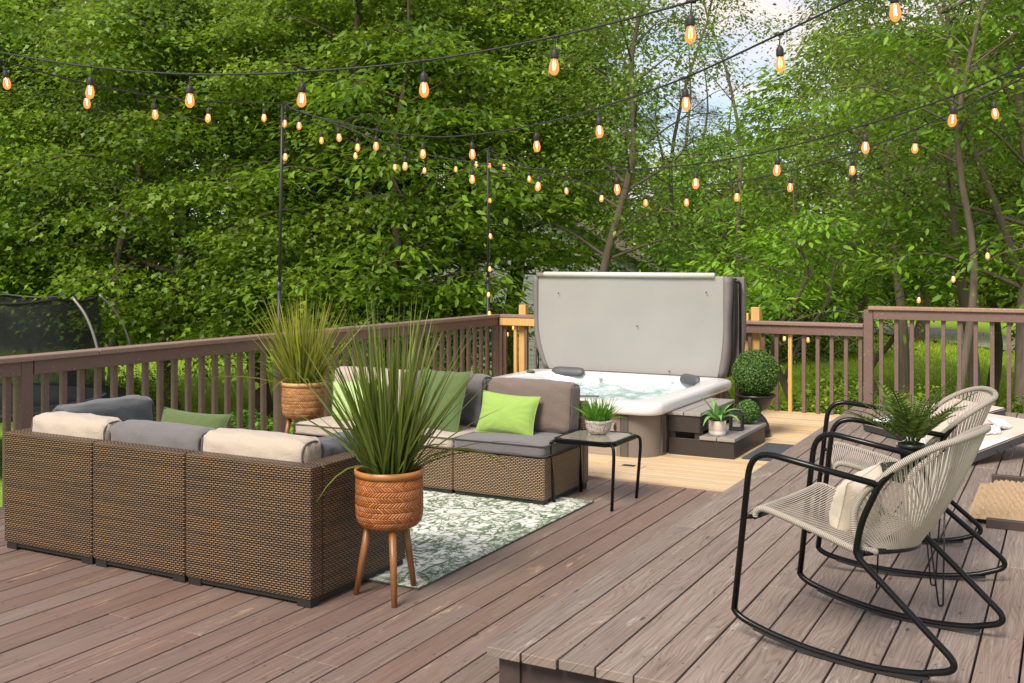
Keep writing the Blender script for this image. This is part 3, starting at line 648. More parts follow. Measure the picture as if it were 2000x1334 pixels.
# ================================================================ cushions and sofas
def sub_box(hx,hy,hz,r,n=10,puff=(0,0,0),wr=.0,seed=0,squash=0):
    """rounded, puffed, slightly wrinkled block; returns verts, faces"""
    rr=random.Random(seed); ph=[rr.uniform(0,6.28) for _ in range(8)]
    idx={}; vs=[]; fs=[]
    def P_(a,b,c):
        k=(round(a,5),round(b,5),round(c,5))
        if k in idx: return idx[k]
        x,y,z=a*hx,b*hy,c*hz
        ix,iy,iz=[max(-(h_-r),min(h_-r,q)) for q,h_ in ((x,hx),(y,hy),(z,hz))]
        d=Vector((x-ix,y-iy,z-iz))
        if d.length>1e-9:
            d.normalize(); p=Vector((ix,iy,iz))+d*r
        else: p=Vector((x,y,z))
        A,B_,C_=1-a*a,1-b*b,1-c*c
        p.x+=puff[0]*a*B_*C_; p.y+=puff[1]*b*A*C_; p.z+=puff[2]*c*A*B_
        if wr:
            e=max(abs(a),abs(b),abs(c)); 
            p.x+=wr*.5*math.sin(11*b+7*c+ph[0])*(abs(a)>.9); p.y+=wr*math.sin(9*a+5*c+ph[1])*math.sin(6*c+ph[2]); p.z+=wr*math.sin(8*a+ph[3]+3*b)*math.sin(5*b+ph[4])
        idx[k]=len(vs); vs.append(p[:]); return idx[k]
    g=[-1+2*i/n for i in range(n+1)]
    # denser near the edges
    g=[math.copysign(abs(t_)**.8,t_) for t_ in g]
    for ax in range(3):
        for s_ in (-1,1):
            for i in range(n):
                for j in range(n):
                    q=[]
                    for (u_,v_) in ((g[i],g[j]),(g[i+1],g[j]),(g[i+1],g[j+1]),(g[i],g[j+1])):
                        q.append(P_(*( (s_,u_,v_) if ax==0 else (v_,s_,u_) if ax==1 else (u_,v_,s_))))
                    if s_<0: q=q[::-1]
                    fs.append(tuple(q))
    return vs,fs
def rloop(hx,hy,r,z,n=6):
    out=[]
    for (sx_,sy_,a0) in ((1,1,0),(-1,1,90),(-1,-1,180),(1,-1,270)):
        for k in range(n+1):
            a=rad(a0+90*k/n); out.append((sx_*(hx-r)+r*math.cos(a),sy_*(hy-r)+r*math.sin(a),z))
    return out
def seat_cushion(par,cx,cy,z0,w,d,h,mat,pipe,seed):
    vs,fs=sub_box(w/2-.004,d/2-.004,h/2,.022,12,(0,0,.012),.003,seed)
    o=MB().add(vs,fs).build('seat_cushion',M[mat],par,True,loc=(cx,cy,z0+h/2))
    for zz in (h/2-.010,-h/2+.010):
        mb=MB(); mb.tube(rloop(w/2-.001,d/2-.001,.03,zz),.0045,6,closed=True); mb.build('piping',M[pipe],o,True)
def back_cushion(par,cx,cy,z0,w,t,h,mat,pipe,seed,rz=0,tilt=0):
    vs,fs=sub_box(w/2-.006,t/2,h/2,min(.045,t*.3),14,(.0,.016,.010),.006,seed)
    o=MB().add(vs,fs).build('back_cushion',M[mat],par,True,loc=(cx,cy,z0+h/2)); o.rotation_euler=(tilt,0,rz)
    for s_ in (-1,1):
        r_=min(.045,t*.3); loop=[(s_*(w/2-.006-r_*.25),p[0],p[1]) for p in rloop(t/2-r_*.25,h/2-r_*.25,r_*1.2,0)]
        mb=MB(); mb.tube(loop,.005,6,closed=True); mb.build('piping',M[pipe],o,True)
def throw_pillow(label,mat,loc,w,h,t,rot,group=None,seed=0,name='throw_pillow'):
    rr=random.Random(seed); n=22; vs=[];fs=[]; ph=[rr.uniform(0,6.3) for _ in range(6)]
    for s_ in (1,-1):
        for j in range(n+1):
            for i in range(n+1):
                u=-1+2*i/n; v=-1+2*j/n
                x=w/2*u*(1-.075*(1-v*v)); y=h/2*v*(1-.09*(1-u*u))
                e=max(0,(1-abs(u)**2.6))**.55*max(0,(1-abs(v)**2.6))**.55
                edge=(max(abs(u),abs(v)))
                wr=.010*math.sin(16*math.atan2(v,u)+ph[0])*max(0,edge-.45)*(1-edge)*6+.004*math.sin(7*u+ph[1])*math.sin(6*v+ph[2])*(1-edge)
                vs.append((x,y,s_*(t/2*e+wr*e)))
    N=(n+1)**2
    for j in range(n):
        for i in range(n):
            a=j*(n+1)+i; fs.append((a,a+1,a+n+2,a+n+1)); b=N+a; fs.append((b,b+n+1,b+n+2,b+1))
    root=thing(name,label,'pillow',loc,0,group); root.rotation_euler=rot
    MB().add(vs,fs).build('pillow_cover',M[mat],root,True)
    per=[(w/2*u*(1-.075*(1-v*v)),h/2*v*(1-.09*(1-u*u)),0) for u,v in [( -1+2*k/n,-1) for k in range(n)]+[(1,-1+2*k/n) for k in range(n)]+[(1-2*k/n,1) for k in range(n)]+[(-1,1-2*k/n) for k in range(n)]]
    mb=MB(); mb.tube(per,.003,6,closed=True); mb.build('seam',M[mat],root,True)
    return root

def sofa(label,x0,x1,yb,f,depth,wk,side=None,seatz=.31,backz=.635,bt=.09,sidez=.635,group='wicker sofa sections',armt=.115,cush=('fab_grey','pipe_grey'),ch=.085,lowback=None):
    root=thing('sofa_section',label,'sofa',((x0+x1)/2,yb+f*depth/2,0),0,group)
    cx,cy=root.location.x,root.location.y
    g=.0025; X0,X1=x0-cx+g,x1-cx-g
    def Y(a,b): a,b=(yb+f*a-cy,yb+f*b-cy); return min(a,b),max(a,b)
    bx0,bx1=X0,X1
    mb=MB(); y0,y1=Y(0,bt); zb=lowback or backz
    mb.box(X0,y0,.038,X1,y1,zb)
    mb.build('back_frame',M[wk],root,bevel=.012)
    if side:
        sx0,sx1=(X1-armt,X1) if side=='R' else (X0,X0+armt)
        ya,yb_=Y(bt+.002,depth); mb=MB(); mb.box(sx0,ya,.038,sx1,yb_,sidez); mb.build('side_frame',M[wk],root,bevel=.012)
        if side=='R': bx1=sx0-.002
        else: bx0=sx1+.002
    mb=MB(); ya,yc=Y(bt+.002,depth); mb.box(bx0,ya,.038,bx1,yc,seatz); mb.build('base_frame',M[wk],root,bevel=.012)
    for xx in (X0+.01,X1-.09):
        for a in (.012,depth-.075):
            q0,q1=Y(a,a+.063); mb=MB(); mb.box(xx,q0,0,xx+.08,q1,.0375); mb.build('foot',M['black_plastic'],root,bevel=.003)
    mb=MB(); q0,q1=Y(.018,depth-.018); mb.box(X0+.015,q0,.016,X1-.015,q1,.0377); mb.build('bottom_rail',M['black_plastic'],root)
    ws=bx1-bx0; 
    c0,c1=Y(bt+.005,depth+.008)
    seat_cushion(root,(bx0+bx1)/2,(c0+c1)/2,seatz,ws,c1-c0,ch,cush[0],cush[1],int(abs(x0)*100))
    return root,cx,cy
SY=3.672
s1,cx,cy=sofa('left corner section of the near brown wicker sofa, beside the railing, beige back cushion',-5.125,-4.425,SY,1,.76,'wicker','L')
back_cushion(s1,.035,3.675+.09+.085-cy,.395,.60,.16,.33,'fab_beige','pipe_dark',1,rad(0),rad(4))
back_cushion(s1,-5.125+.115+.085-cx,.12,.395,.64,.16,.36,'fab_slate','pipe_grey',2,rad(90),0)
s2,cx,cy=sofa('middle section of the near brown wicker sofa with grey back cushion',-4.425,-3.775,SY,1,.76,'wicker',None)
back_cushion(s2,0.0,3.675+.09+.09-cy,.395,.66,.17,.325,'fab_grey','pipe_grey',3,0,rad(3))
s3,cx,cy=sofa('right corner section of the near brown wicker sofa, next to the big grass planter',-3.775,-3.0,SY,1,.76,'wicker','R')
back_cushion(s3,-.065,3.675+.09+.09-cy,.395,.66,.165,.33,'fab_beige','pipe_dark',4,0,rad(3))
back_cushion(s3,-3.0-.115-.085-cx,.10,.395,.50,.15,.30,'fab_slate','pipe_grey',5,rad(90),0)
throw_pillow('moss green pillow on the near sofa, beside the slate cushion at the railing','fab_green',(-4.60,4.50,.515),.44,.36,.14,(rad(58),rad(4),rad(16)),'moss green throw pillows',3)
# far sofa, backs to the tub
YB=6.60
a1,cx,cy=sofa('left section of the far wicker sofa with beige seat cushion, beside the rear planter',-4.985,-4.315,YB,-1,.69,'wicker2',None,backz=.60,cush=('fab_beige','pipe_dark'),ch=.085)
back_cushion(a1,.0,.345-.09-.10,.395,.66,.17,.36,'fab_beige','pipe_dark',11,0,rad(-6))
a2,cx,cy=sofa('middle section of the far wicker sofa with beige seat and grey back cushion',-4.315,-3.632,YB,-1,.69,'wicker2',None,backz=.60,cush=('fab_beige','pipe_dark'))
back_cushion(a2,.0,.345-.09-.10,.395,.67,.17,.36,'fab_grey','pipe_grey',12,0,rad(-6))
a3,cx,cy=sofa('right section of the far wicker sofa with grey seat cushion, next to the glass table',-3.632,-2.945,YB,-1,.69,'wicker2',None,backz=.60,cush=('fab_grey','pipe_grey'))
back_cushion(a3,-.0,.345-.09-.10,.395,.67,.17,.345,'fab_taupe','pipe_dark',13,0,rad(-6))
throw_pillow('bright lime green pillow on the grey seat of the far sofa','fab_lime',(-3.375,6.205,.525),.43,.29,.13,(rad(70),rad(3),rad(4)),None,5)
throw_pillow('large moss green pillow in the middle of the far sofa','fab_green',(-3.90,6.17,.585),.46,.46,.15,(rad(72),0,rad(-10)),'moss green throw pillows',6)
throw_pillow('pale lime pillow at the left end of the far sofa, half behind the grass','fab_pale_lime',(-4.60,6.17,.545),.42,.32,.13,(rad(70),rad(-6),rad(14)),None,7)

# rug
rx0,rx1,ry0,ry1=-4.90,-2.73,4.135,6.19
mb=MB(); mb.box(-(rx1-rx0)/2,-(ry1-ry0)/2,0,(rx1-rx0)/2,(ry1-ry0)/2,.009); rug=mb.build('rug',M['rug'],loc=((rx0+rx1)/2,(ry0+ry1)/2,.0035))
tag(rug,'white outdoor rug with green brushed pattern between the two sofas','rug')
mb=MB(); mb.tube([((rx1-rx0)/2,-(ry1-ry0)/2,.003),((rx1-rx0)/2,(ry1-ry0)/2,.003),(-(rx1-rx0)/2,(ry1-ry0)/2,.003),(-(rx1-rx0)/2,-(ry1-ry0)/2,.003)],.004,6,closed=True); mb.build('bound_edge',M['rug_edge'],rug,True)

# ---------------------------------------------------------------- planters with tall grass
def blades_mb(N,R0,Lr,wr,lean,seed,nseg=6,zb=0,curl=1.0,stray=0.0):
    """returns verts, faces, tints: bundle of tapered bent grass blades"""
    rg=np.random.default_rng(seed)
    az=rg.uniform(0,2*np.pi,N); r0=R0*np.sqrt(rg.uniform(0,1,N)); L=rg.uniform(*Lr,N); w=rg.uniform(*wr,N)
    ln=np.abs(rg.normal(0,lean,N)); ln=np.minimum(ln,1.15); az2=az+rg.normal(0,.45,N)
    c=rg.uniform(.1,.5,N)*curl*(ln+.15)
    st_=rg.random(N)<stray; ln=np.where(st_,rg.uniform(.7,1.0,N),ln); c=np.where(st_,rg.uniform(1.0,1.8,N),c); L=np.where(st_,L*.8,L)
    P=np.stack([r0*np.cos(az),r0*np.sin(az),np.full(N,zb)],1); V=[];T=[]
    ang=ln.copy(); sd=np.stack([-np.sin(az2),np.cos(az2),np.zeros(N)],1)
    tw=rg.uniform(-1.2,1.2,N)
    for k in range(nseg+1):
        t_=k/nseg; ww=w*(1-t_**2.2)*.5+.0004
        d=np.stack([np.sin(ang)*np.cos(az2),np.sin(ang)*np.sin(az2),np.cos(ang)],1)
        nrm=np.cross(d,sd); s_=sd*np.cos(tw)[:,None]+nrm*np.sin(tw)[:,None]
        V.append(P-s_*ww[:,None]); V.append(P+s_*ww[:,None])
        P=P+d*(L/nseg)[:,None]; ang=ang+c/nseg
    V=np.stack(V,1).reshape(-1,3); m=2*(nseg+1); base=(np.arange(N)*m)[:,None]
    F=np.concatenate([base+np.array([2*k,2*k+1,2*k+3,2*k+2]) for k in range(nseg)],1).reshape(-1,4)
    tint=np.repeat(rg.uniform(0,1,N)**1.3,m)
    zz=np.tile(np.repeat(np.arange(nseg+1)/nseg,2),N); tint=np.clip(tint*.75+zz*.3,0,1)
    return V,F,tint
def np_mesh(name,V,F,tint,mat,parent=None,loc=None,smooth=False):
    me=bpy.data.meshes.new(name); nv,nf=len(V),len(F); k=F.shape[1]
    me.vertices.add(nv); me.vertices.foreach_set("co",V.astype(np.float32).ravel())
    me.loops.add(nf*k); me.loops.foreach_set("vertex_index",F.astype(np.int32).ravel())
    me.polygons.add(nf); me.polygons.foreach_set("loop_start",np.arange(0,nf*k,k,dtype=np.int32)); me.polygons.foreach_set("loop_total",np.full(nf,k,np.int32))
    me.update(calc_edges=True)
    at=me.attributes.new("tint",'FLOAT_COLOR','POINT'); c=np.ones((nv,4),np.float32); c[:,0]=tint; at.data.foreach_set("color",c.ravel())
    if smooth: me.polygons.foreach_set("use_smooth",np.ones(nf,bool))
    me.materials.append(mat); o=bpy.data.objects.new(name,me); link(o)
    if parent: o.parent=parent
    if loc: o.location=loc
    return o
def grass_planter(label,loc,rz,scale,blade,seed,wv='weave',bb='bamboo',lr=(.36,.88)):
    root=thing('grass_planter',label,'planter',loc,rz,'woven planters with tall grass',scale)
    R=.158; mb=MB(); mb.rev([(.03,.326),(.10,.328),(.132,.338),(.150,.358),(R,.395),(R,.50),(R-.001,.572),(R-.008,.572),(R-.008,.55)],48,cap0=True,cap1=False); mb.build('basket',M[wv],root,True)
    mb=MB(); mb.rev([(R-.006,.568),(R+.004,.568),(R+.005,.596),(R-.004,.598),(R-.010,.590),(R-.010,.566)],48,cap0=False,cap1=False); mb.build('rim_band',M[bb],root,True)
    mb=MB(); mb.rev([(0,.545),(R-.009,.545)],32,cap0=False,cap1=False); mb.build('soil',M['soil'],root,True)
    for a in (rad(190),rad(305),rad(71)):
        c,s_=math.cos(a),math.sin(a)
        mb=MB(); mb.tube([(.098*c,.098*s_,.345),(.163*c,.163*s_,.0)],[.019,.0135],12); mb.build('leg',M['leg_wood'],root,True)
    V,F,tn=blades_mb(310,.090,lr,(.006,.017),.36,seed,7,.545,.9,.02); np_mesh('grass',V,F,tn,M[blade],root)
grass_planter('large woven bamboo planter on wooden legs with tall dark green grass, beside the near sofa',(-2.80,3.995,0),rad(8),1.0,'blade',21)
grass_planter('woven bamboo planter with yellowish grass standing at the railing behind the far sofa',(-5.27,6.36,0),rad(20),1.06,'blade_y',22,'weave_pale','bamboo_pale',(.34,.76))

# ---------------------------------------------------------------- glass side table and pot
gt=thing('side_table','small black side table with frosted glass top at the end of the far sofa','table',(-2.735,6.235,0))
hx,hy=.20,.215
def oct_(h1,h2,c,z): return [(h1,-h2+c,z),(h1,h2-c,z),(h1-c,h2,z),(-h1+c,h2,z),(-h1,h2-c,z),(-h1,-h2+c,z),(-h1+c,-h2,z),(h1-c,-h2,z)]
c=.055
mb=MB(); mb.loft([oct_(hx+.012,hy+.012,c,.398),oct_(hx+.016,hy+.016,c,.404),oct_(hx+.016,hy+.016,c,.424),oct_(hx+.008,hy+.008,c,.429),oct_(hx-.006,hy-.006,c,.429),oct_(hx-.008,hy-.008,c,.398),oct_(hx+.012,hy+.012,c,.398)],True); mb.build('top_frame',M['black_metal'],gt,False)
mb=MB(); mb.loft([oct_(hx-.009,hy-.009,c,.418),oct_(hx-.009,hy-.009,c,.426)],True,True,True); mb.build('glass_top',M['glass_top'],gt)
for sx_ in (1,-1):
    for sy_ in (1,-1):
        mb=MB(); mb.tube(fillet([(sx_*(hx-.02),sy_*(hy-.02),.412),(sx_*(hx+.018),sy_*(hy+.018)*.97,.405),(sx_*(hx+.022),sy_*(hy+.02)*.97,.34),(sx_*(hx-.0),sy_*(hy-.0)*.97,0)],.03),.0105,10); mb.build('leg',M['black_metal'],gt,True)
gp=thing('potted_grass','short bright green grass in an oval carved pot on the glass table','potted plant',(-2.745,6.30,.430),rad(30))
gp.scale=(1,.8,1)
mb=MB(); mb.rev([(.05,0),(.062,.004),(.075,.022),(.085,.05),(.086,.072),(.090,.076),(.090,.088),(.082,.090),(.080,.07)],36,cap0=True,cap1=False); mb.build('pot',M['carved'],gp,True)
mb=MB(); mb.rev([(0,.080),(.081,.080)],24,cap0=False,cap1=False); mb.build('soil',M['soil'],gp)
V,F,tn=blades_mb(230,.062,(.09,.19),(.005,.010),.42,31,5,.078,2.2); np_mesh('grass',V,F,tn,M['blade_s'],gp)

# ---------------------------------------------------------------- boxwood balls, agave, lantern
def leaf_ball(R,N,L,seed,sq=1.0):
    rg=np.random.default_rng(seed); d=rg.normal(size=(N,3)); d/=np.linalg.norm(d,axis=1)[:,None]
    C=d*(R*rg.uniform(.86,1.0,N)**1)[:,None]*np.array([1,1,sq]); nr=d+rg.normal(0,.55,(N,3))
    return leaves(C,nr,L*rg.uniform(.7,1.2,N),.62,rg)
def leaves(C,nr,L,ar,rg,fold=.25,tint=None,tipdir=None,form='diamond'):
    """folded diamond leaves: centres, rough normals, lengths, aspect"""
    N=len(C); nr=nr/np.linalg.norm(nr,axis=1)[:,None]
    a=tipdir if tipdir is not None else rg.normal(size=(N,3))
    t_=a-nr*np.sum(a*nr,1)[:,None]; t_/=np.linalg.norm(t_,axis=1)[:,None]+1e-9
    s_=np.cross(nr,t_); L=L[:,None]; W=L*ar*.5
    if form!='diamond':
        pts=[(0,-.5,0),(1.0,-.10,1),(.48,.05,.5),(0,.55,-.4),(-.48,.05,.5),(-1.0,-.10,1)] if form=='maple' else [(0,-.5,0),(.85,-.20,1),(.80,.14,.9),(0,.52,-.4),(-.80,.14,.9),(-.85,-.20,1)]
        V=np.stack([C+s_*W*px+t_*L*py+nr*W*fold*pz for px,py,pz in pts],1).reshape(-1,3); base=(np.arange(N)*6)[:,None]
        F=np.concatenate([base+np.array(q) for q in ([0,1,2],[0,2,3],[0,3,4],[0,4,5])],1).reshape(-1,3)
        return V,F,np.repeat(tint if tint is not None else rg.uniform(0,1,N),6)
    b=C-t_*L*.5; tip=C+t_*L*.5-nr*L*.08; l=C-s_*W+nr*W*fold-t_*L*.06; r=C+s_*W+nr*W*fold-t_*L*.06
    V=np.stack([b,l,tip,r],1).reshape(-1,3); base=(np.arange(N)*4)[:,None]
    F=np.concatenate([base+np.array([0,2,1]),base+np.array([0,3,2])],1).reshape(-1,3)
    tn=np.repeat(tint if tint is not None else rg.uniform(0,1,N),4)
    return V,F,tn
M['core']=m_plain('dark_core',(.012,.03,.007),.9,var=.3,scale=30)
bp=thing('ball_planter','big round boxwood ball on a glossy black hourglass planter behind the tub steps','planter',(-2.50,9.26,.004))
mb=MB(); mb.rev([(.125,0),(.128,.012),(.122,.05),(.108,.10),(.085,.145),(.055,.178),(.043,.192),(.05,.205),(.09,.235),(.13,.275),(.158,.325),(.165,.345),(.158,.347),(.145,.325)],40,cap0=True,cap1=False); o=mb.build('pot',M['pot_black'],bp,True); o.scale=(1.08,1.08,1.08)
mb=MB(); mb.rev([(0,.36)]+[(.185*math.sin(rad(a)),.565-.185*math.cos(rad(a))) for a in range(10,171,10)]+[(0,.75)],24,cap0=False,cap1=False); mb.build('core',M['core'],bp,True)
V,F,tn=leaf_ball(.212,9000,.019,41); np_mesh('foliage',V,F,tn,M['box'],bp,(0,0,.565))
sb=thing('boxwood_ball','small round boxwood ball beside the lantern at the back of the tub steps','plant',(-2.46,8.86,.168))
mb=MB(); mb.rev([(.0,.012)]+[(.092*math.sin(rad(a)),.105-.092*math.cos(rad(a))) for a in range(10,171,10)]+[(0,.197)],20,cap0=False,cap1=False); mb.build('core',M['core'],sb,True)
V,F,tn=leaf_ball(.105,3200,.015,42); np_mesh('foliage',V,F,tn,M['box'],sb,(0,0,.107))
ag=thing('agave_pot','broad leaved agave in a two tone clay pot on the lower tub step','potted plant',(-2.515,8.165,.168))
mb=MB(); mb.rev([(.055,0),(.062,.003),(.068,.02),(.070,.06),(.070,.118),(.064,.119),(.063,.10)],36,cap0=True,cap1=False); mb.build('pot',M['pot2'],ag,True)
mb=MB(); mb.rev([(0,.108),(.064,.108)],24,cap0=False,cap1=False); mb.build('soil',M['soil'],ag)
rr=random.Random(4); 
Vs=[];Fs=[];Ts=[];nb=0
for k in range(17):
    az=k*2.4+rr.uniform(-.2,.2); L=rr.uniform(.19,.29); w=rr.uniform(.018,.024); an=.15+.07*k*.55+rr.uniform(-.1,.1); cu=1.9 if k>6 else .8
    p=Vector((.012*math.cos(az),.012*math.sin(az),.10)); seg=8
    for j in range(seg+1):
        t_=j/seg; ww=w*(math.sin(math.pi*min(1,(.12+.88*t_)))**.7)*(1-t_**5)+.0008; d=Vector((math.sin(an)*math.cos(az),math.sin(an)*math.sin(az),math.cos(an))); s_=Vector((-math.sin(az),math.cos(az),0)); nn=s_.cross(d)
        Vs += [p-s_*ww-nn*ww*.45,p,p+s_*ww-nn*ww*.45]; Ts += [.15,.6+.3*t_,.9]; p=p+d*L/seg; an+=cu/seg
        if j: Fs += [(nb+j*3-3,nb+j*3-2,nb+j*3+1,nb+j*3),(nb+j*3-2,nb+j*3-1,nb+j*3+2,nb+j*3+1)]
    nb+=3*(seg+1)
np_mesh('agave_leaves',np.array([v[:] for v in Vs]),np.array(Fs),np.array(Ts),M['agave'],ag,smooth=True)
la=thing('lantern','small black metal lantern with open sides on the lower tub step','lantern',(-2.455,8.50,.168),rad(8))
w=.058
mb=MB(); mb.box(-w,-w,0,w,w,.016); mb.build('base',M['black_metal_matte'],la,bevel=.003)
for sx_ in (-1,1):
    for sy_ in (-1,1):
        x0,y0=sx_*(w-.011)-.0075,sy_*(w-.011)-.0075; mb=MB(); mb.box(x0,y0,.017,x0+.015,y0+.015,.125); mb.build('corner_post',M['black_metal_matte'],la,bevel=.003)
mb=MB(); mb.loft([[(-w,-w,.126),(w,-w,.126),(w,w,.126),(-w,w,.126)],[(-w,-w,.137),(w,-w,.137),(w,w,.137),(-w,w,.137)],[(-.028,-.028,.150),(.028,-.028,.150),(.028,.028,.150),(-.028,.028,.150)],[(-.028,-.028,.168),(.028,-.028,.168),(.028,.028,.168),(-.028,.028,.168)],[(-.034,-.034,.169),(.034,-.034,.169),(.034,.034,.169),(-.034,.034,.169)],[(-.012,-.012,.180),(.012,-.012,.180),(.012,.012,.180),(-.012,.012,.180)]],True,True,True); mb.build('roof',M['black_metal_matte'],la)
mb=MB(); mb.tube([(.018*math.cos(rad(a)),0,.190+.018*math.sin(rad(a))) for a in range(0,360,30)],.003,6,closed=True); mb.build('ring_handle',M['black_metal_matte'],la,True)

# ================================================================ rocking chairs
def rocking_chair(label,loc,ang,w,scale):
    root=thing('rocking_chair',label,'chair',loc,-ang,'black rocking chairs with beige cord seats',scale)
    bm_=M['black_metal']
    for y,s_ in ((0,1),(w,-1)):
        mb=MB()
        fr=fillet([(-.42,y,.10),(-.352,y,.705),(.12,y,.637)],[0,.10,0],10)
        mb.tube(fr,.0118,12)
        rk=bez([(-.42,y,.105),(-.405,y,.088),(-.36,y,.068),(-.25,y,.042),(-.10,y,.022),(.08,y,.015),(.20,y,.024),(.262,y,.034)],5)
        rk+= [Vector(p) for p in fillet([(.262,y,.034),(.392,y,.075),(.062,y,.365)],[0,.10,0],12)[1:]]
        rk2=fillet([rk[-1],(.040,y,.392),(.058,y,.50),(.122,y,.640),(.165,y+s_*.004,.690)],[0,.03,.09,.05,0],6)
        mb.tube(rk[:-1]+rk2,.0118,12)
        mb.build('side_frame',bm_,root,True)
        mb=MB(); q=bez([(-.34,y,.049),(-.25,y,.028),(-.10,y,.008),(.08,y,.0),(.20,y,.009),(.285,y,.020)],5)
        rings=[]
        for p in q: rings.append([(p.x,p.y-.013,p.z),(p.x,p.y+.013,p.z),(p.x,p.y+.013,p.z+.011),(p.x,p.y-.013,p.z+.011)])
        mb.loft(rings,True,True,True); mb.build('rocker_strip',M['black_plastic'],root)
    # seat loop
    i0,i1=.030,w-.030
    near=bez([(-.352,i0,.452),(-.345,i0,.474),(-.315,i0,.486),(-.24,i0,.470),(-.10,i0,.432),(.0,i0,.402),(.055,i0,.388)],6)
    far=[Vector((p.x,i1,p.z)) for p in near]
    sg=lambda t_:4*t_*(1-t_)
    front=[Vector((-.352-.012*sg(k/10),i0+(i1-i0)*k/10,.452-.010*sg(k/10))) for k in range(1,10)]
    rear=[Vector((.055+.055*sg(k/12),i0+(i1-i0)*k/12,.388-.01*sg(k/12))) for k in range(1,12)]
    loop=near+rear+far[::-1]+front[::-1]
    for q_ in (near,far):
        mb=MB(); mb.tube(q_,.0125,10); mb.build('seat_side_wrap',M['wrap'],root,True)
    mb=MB(); mb.tube([near[-1]]+rear+[far[-1]],.011,8); mb.tube([near[0]]+front+[far[0]],.011,8)
    for y0_,y1_ in ((0,i0),(i1,w)): mb.tube([(-.383,y0_,.452),(-.352,y1_ if y0_ else y1_,.452)] if y0_==0 else [(-.352,y0_,.452),(-.383,y1_,.452)],.009,8)
    mb.tube([(-.14,i0,.432),(-.14,w/2,.410),(-.14,i1,.432)],.009,8)
    mb.tube([(.046,0,.40),(.055,i0,.388)],.010,8); mb.tube([(.055,i1,.388),(.046,w,.40)],.010,8)
    mb.build('crossbars',bm_,root,True)
    mb=MB(); L=[0]
    for a,b in zip(near[:-1],near[1:]): L.append(L[-1]+(b-a).length)
    N=44
    for k in range(N):
        d=L[-1]*(k+.5)/N; i=max(j for j in range(len(L)) if L[j]<=d); i=min(i,len(near)-2); t_=(d-L[i])/(L[i+1]-L[i]); p=near[i].lerp(near[i+1],t_)
        sag=.018*math.sin(math.pi*min(1,(k+1)/N))
        q=[(p.x,i0+(i1-i0)*u/8,p.z+.010-sag*4*(u/8)*(1-u/8)) for u in range(9)]
        mb.tube(q,.0027,5,cap=False)
    mb.build('seat_cords',M['cord'],root,True)
    # back loop: C-shaped sides, trapezoid top
    cw=w/2
    half=[(.080,.085,.384),(.052,.040,.405),(.026,.032,.455),(.024,.028,.525),(.060,.020,.595),(.118,.006,.648),(.172,.004,.700),(.235,.020,.745),(.295,.055,.778),(.340,.110,.796),(.362,cw*.68,.804)]
    pts=[(x,y,z) for x,y,z in half]+[(.368,cw,.806)]+[(x,w-y,z) for x,y,z in half[::-1]]
    up=bez(pts,5)
    k0=next(i for i,p in enumerate(up) if p.z>.69)
    mb=MB(); mb.tube(up,.0125,10); mb.build('back_wrap',M['wrap'],root,True)
    low=[Vector((.075+.075*math.sin(math.pi*k/20),.10+(w-.20)*k/20,.380-.006*math.sin(math.pi*k/20))) for k in range(21)]
    mb=MB(); mb.tube(low,.009,8); mb.build('lower_bar',bm_,root,True)
    mb=MB(); n=66; m=len(up)-1; LL=[0]
    for a,b in zip(up[:-1],up[1:]): LL.append(LL[-1]+(b-a).length)
    for k in range(n):
        for off,sh in ((-.003,0),(.003,.36)):
            d=LL[-1]*(.06+.88*(k+sh)/n); i=min(max(j for j in range(len(LL)) if LL[j]<=d),m-1); t_=(d-LL[i])/(LL[i+1]-LL[i]); p=up[i].lerp(up[i+1],t_)
            tt=.04+.92*(k+sh*.6)/n; q=low[min(20,int(tt*20))].lerp(low[min(20,int(tt*20)+1)],tt*20-int(tt*20))
            bow=.022*math.sin(math.pi*min(tt,1))
            mid=(p*.5+q*.5)+Vector((bow*.9,0,-bow*.25)); mid2=(p*.75+q*.25)+Vector((bow*.6,0,-bow*.2)); mid3=(p*.25+q*.75)+Vector((bow*.75,0,-bow*.1))
            mb.tube([p,mid2,mid,mid3,q],.0021,4,cap=False)
    mb.build('back_cords',M['cord'],root,True)
    return root
rocking_chair('nearest black rocking chair with beige cord seat, its runners closest to the camera',(-.699,3.747,.150),.195,.578,1.01)
rocking_chair('farther black rocking chair with beige cord seat, behind the fern',(-.612,4.945,.150),-.232,.60,1.0)
throw_pillow('cream linen pillow standing in the nearest rocking chair','fab_cream',(-.715,4.075,.150+.495),.38,.25,.14,(rad(76),rad(3),rad(-99)),None,8)
throw_pillow('pale cream pillow standing in the farther rocking chair behind the fern pot','fab_cream',(-.55,5.27,.150+.53),.40,.28,.11,(rad(76),0,rad(-76)),None,9)

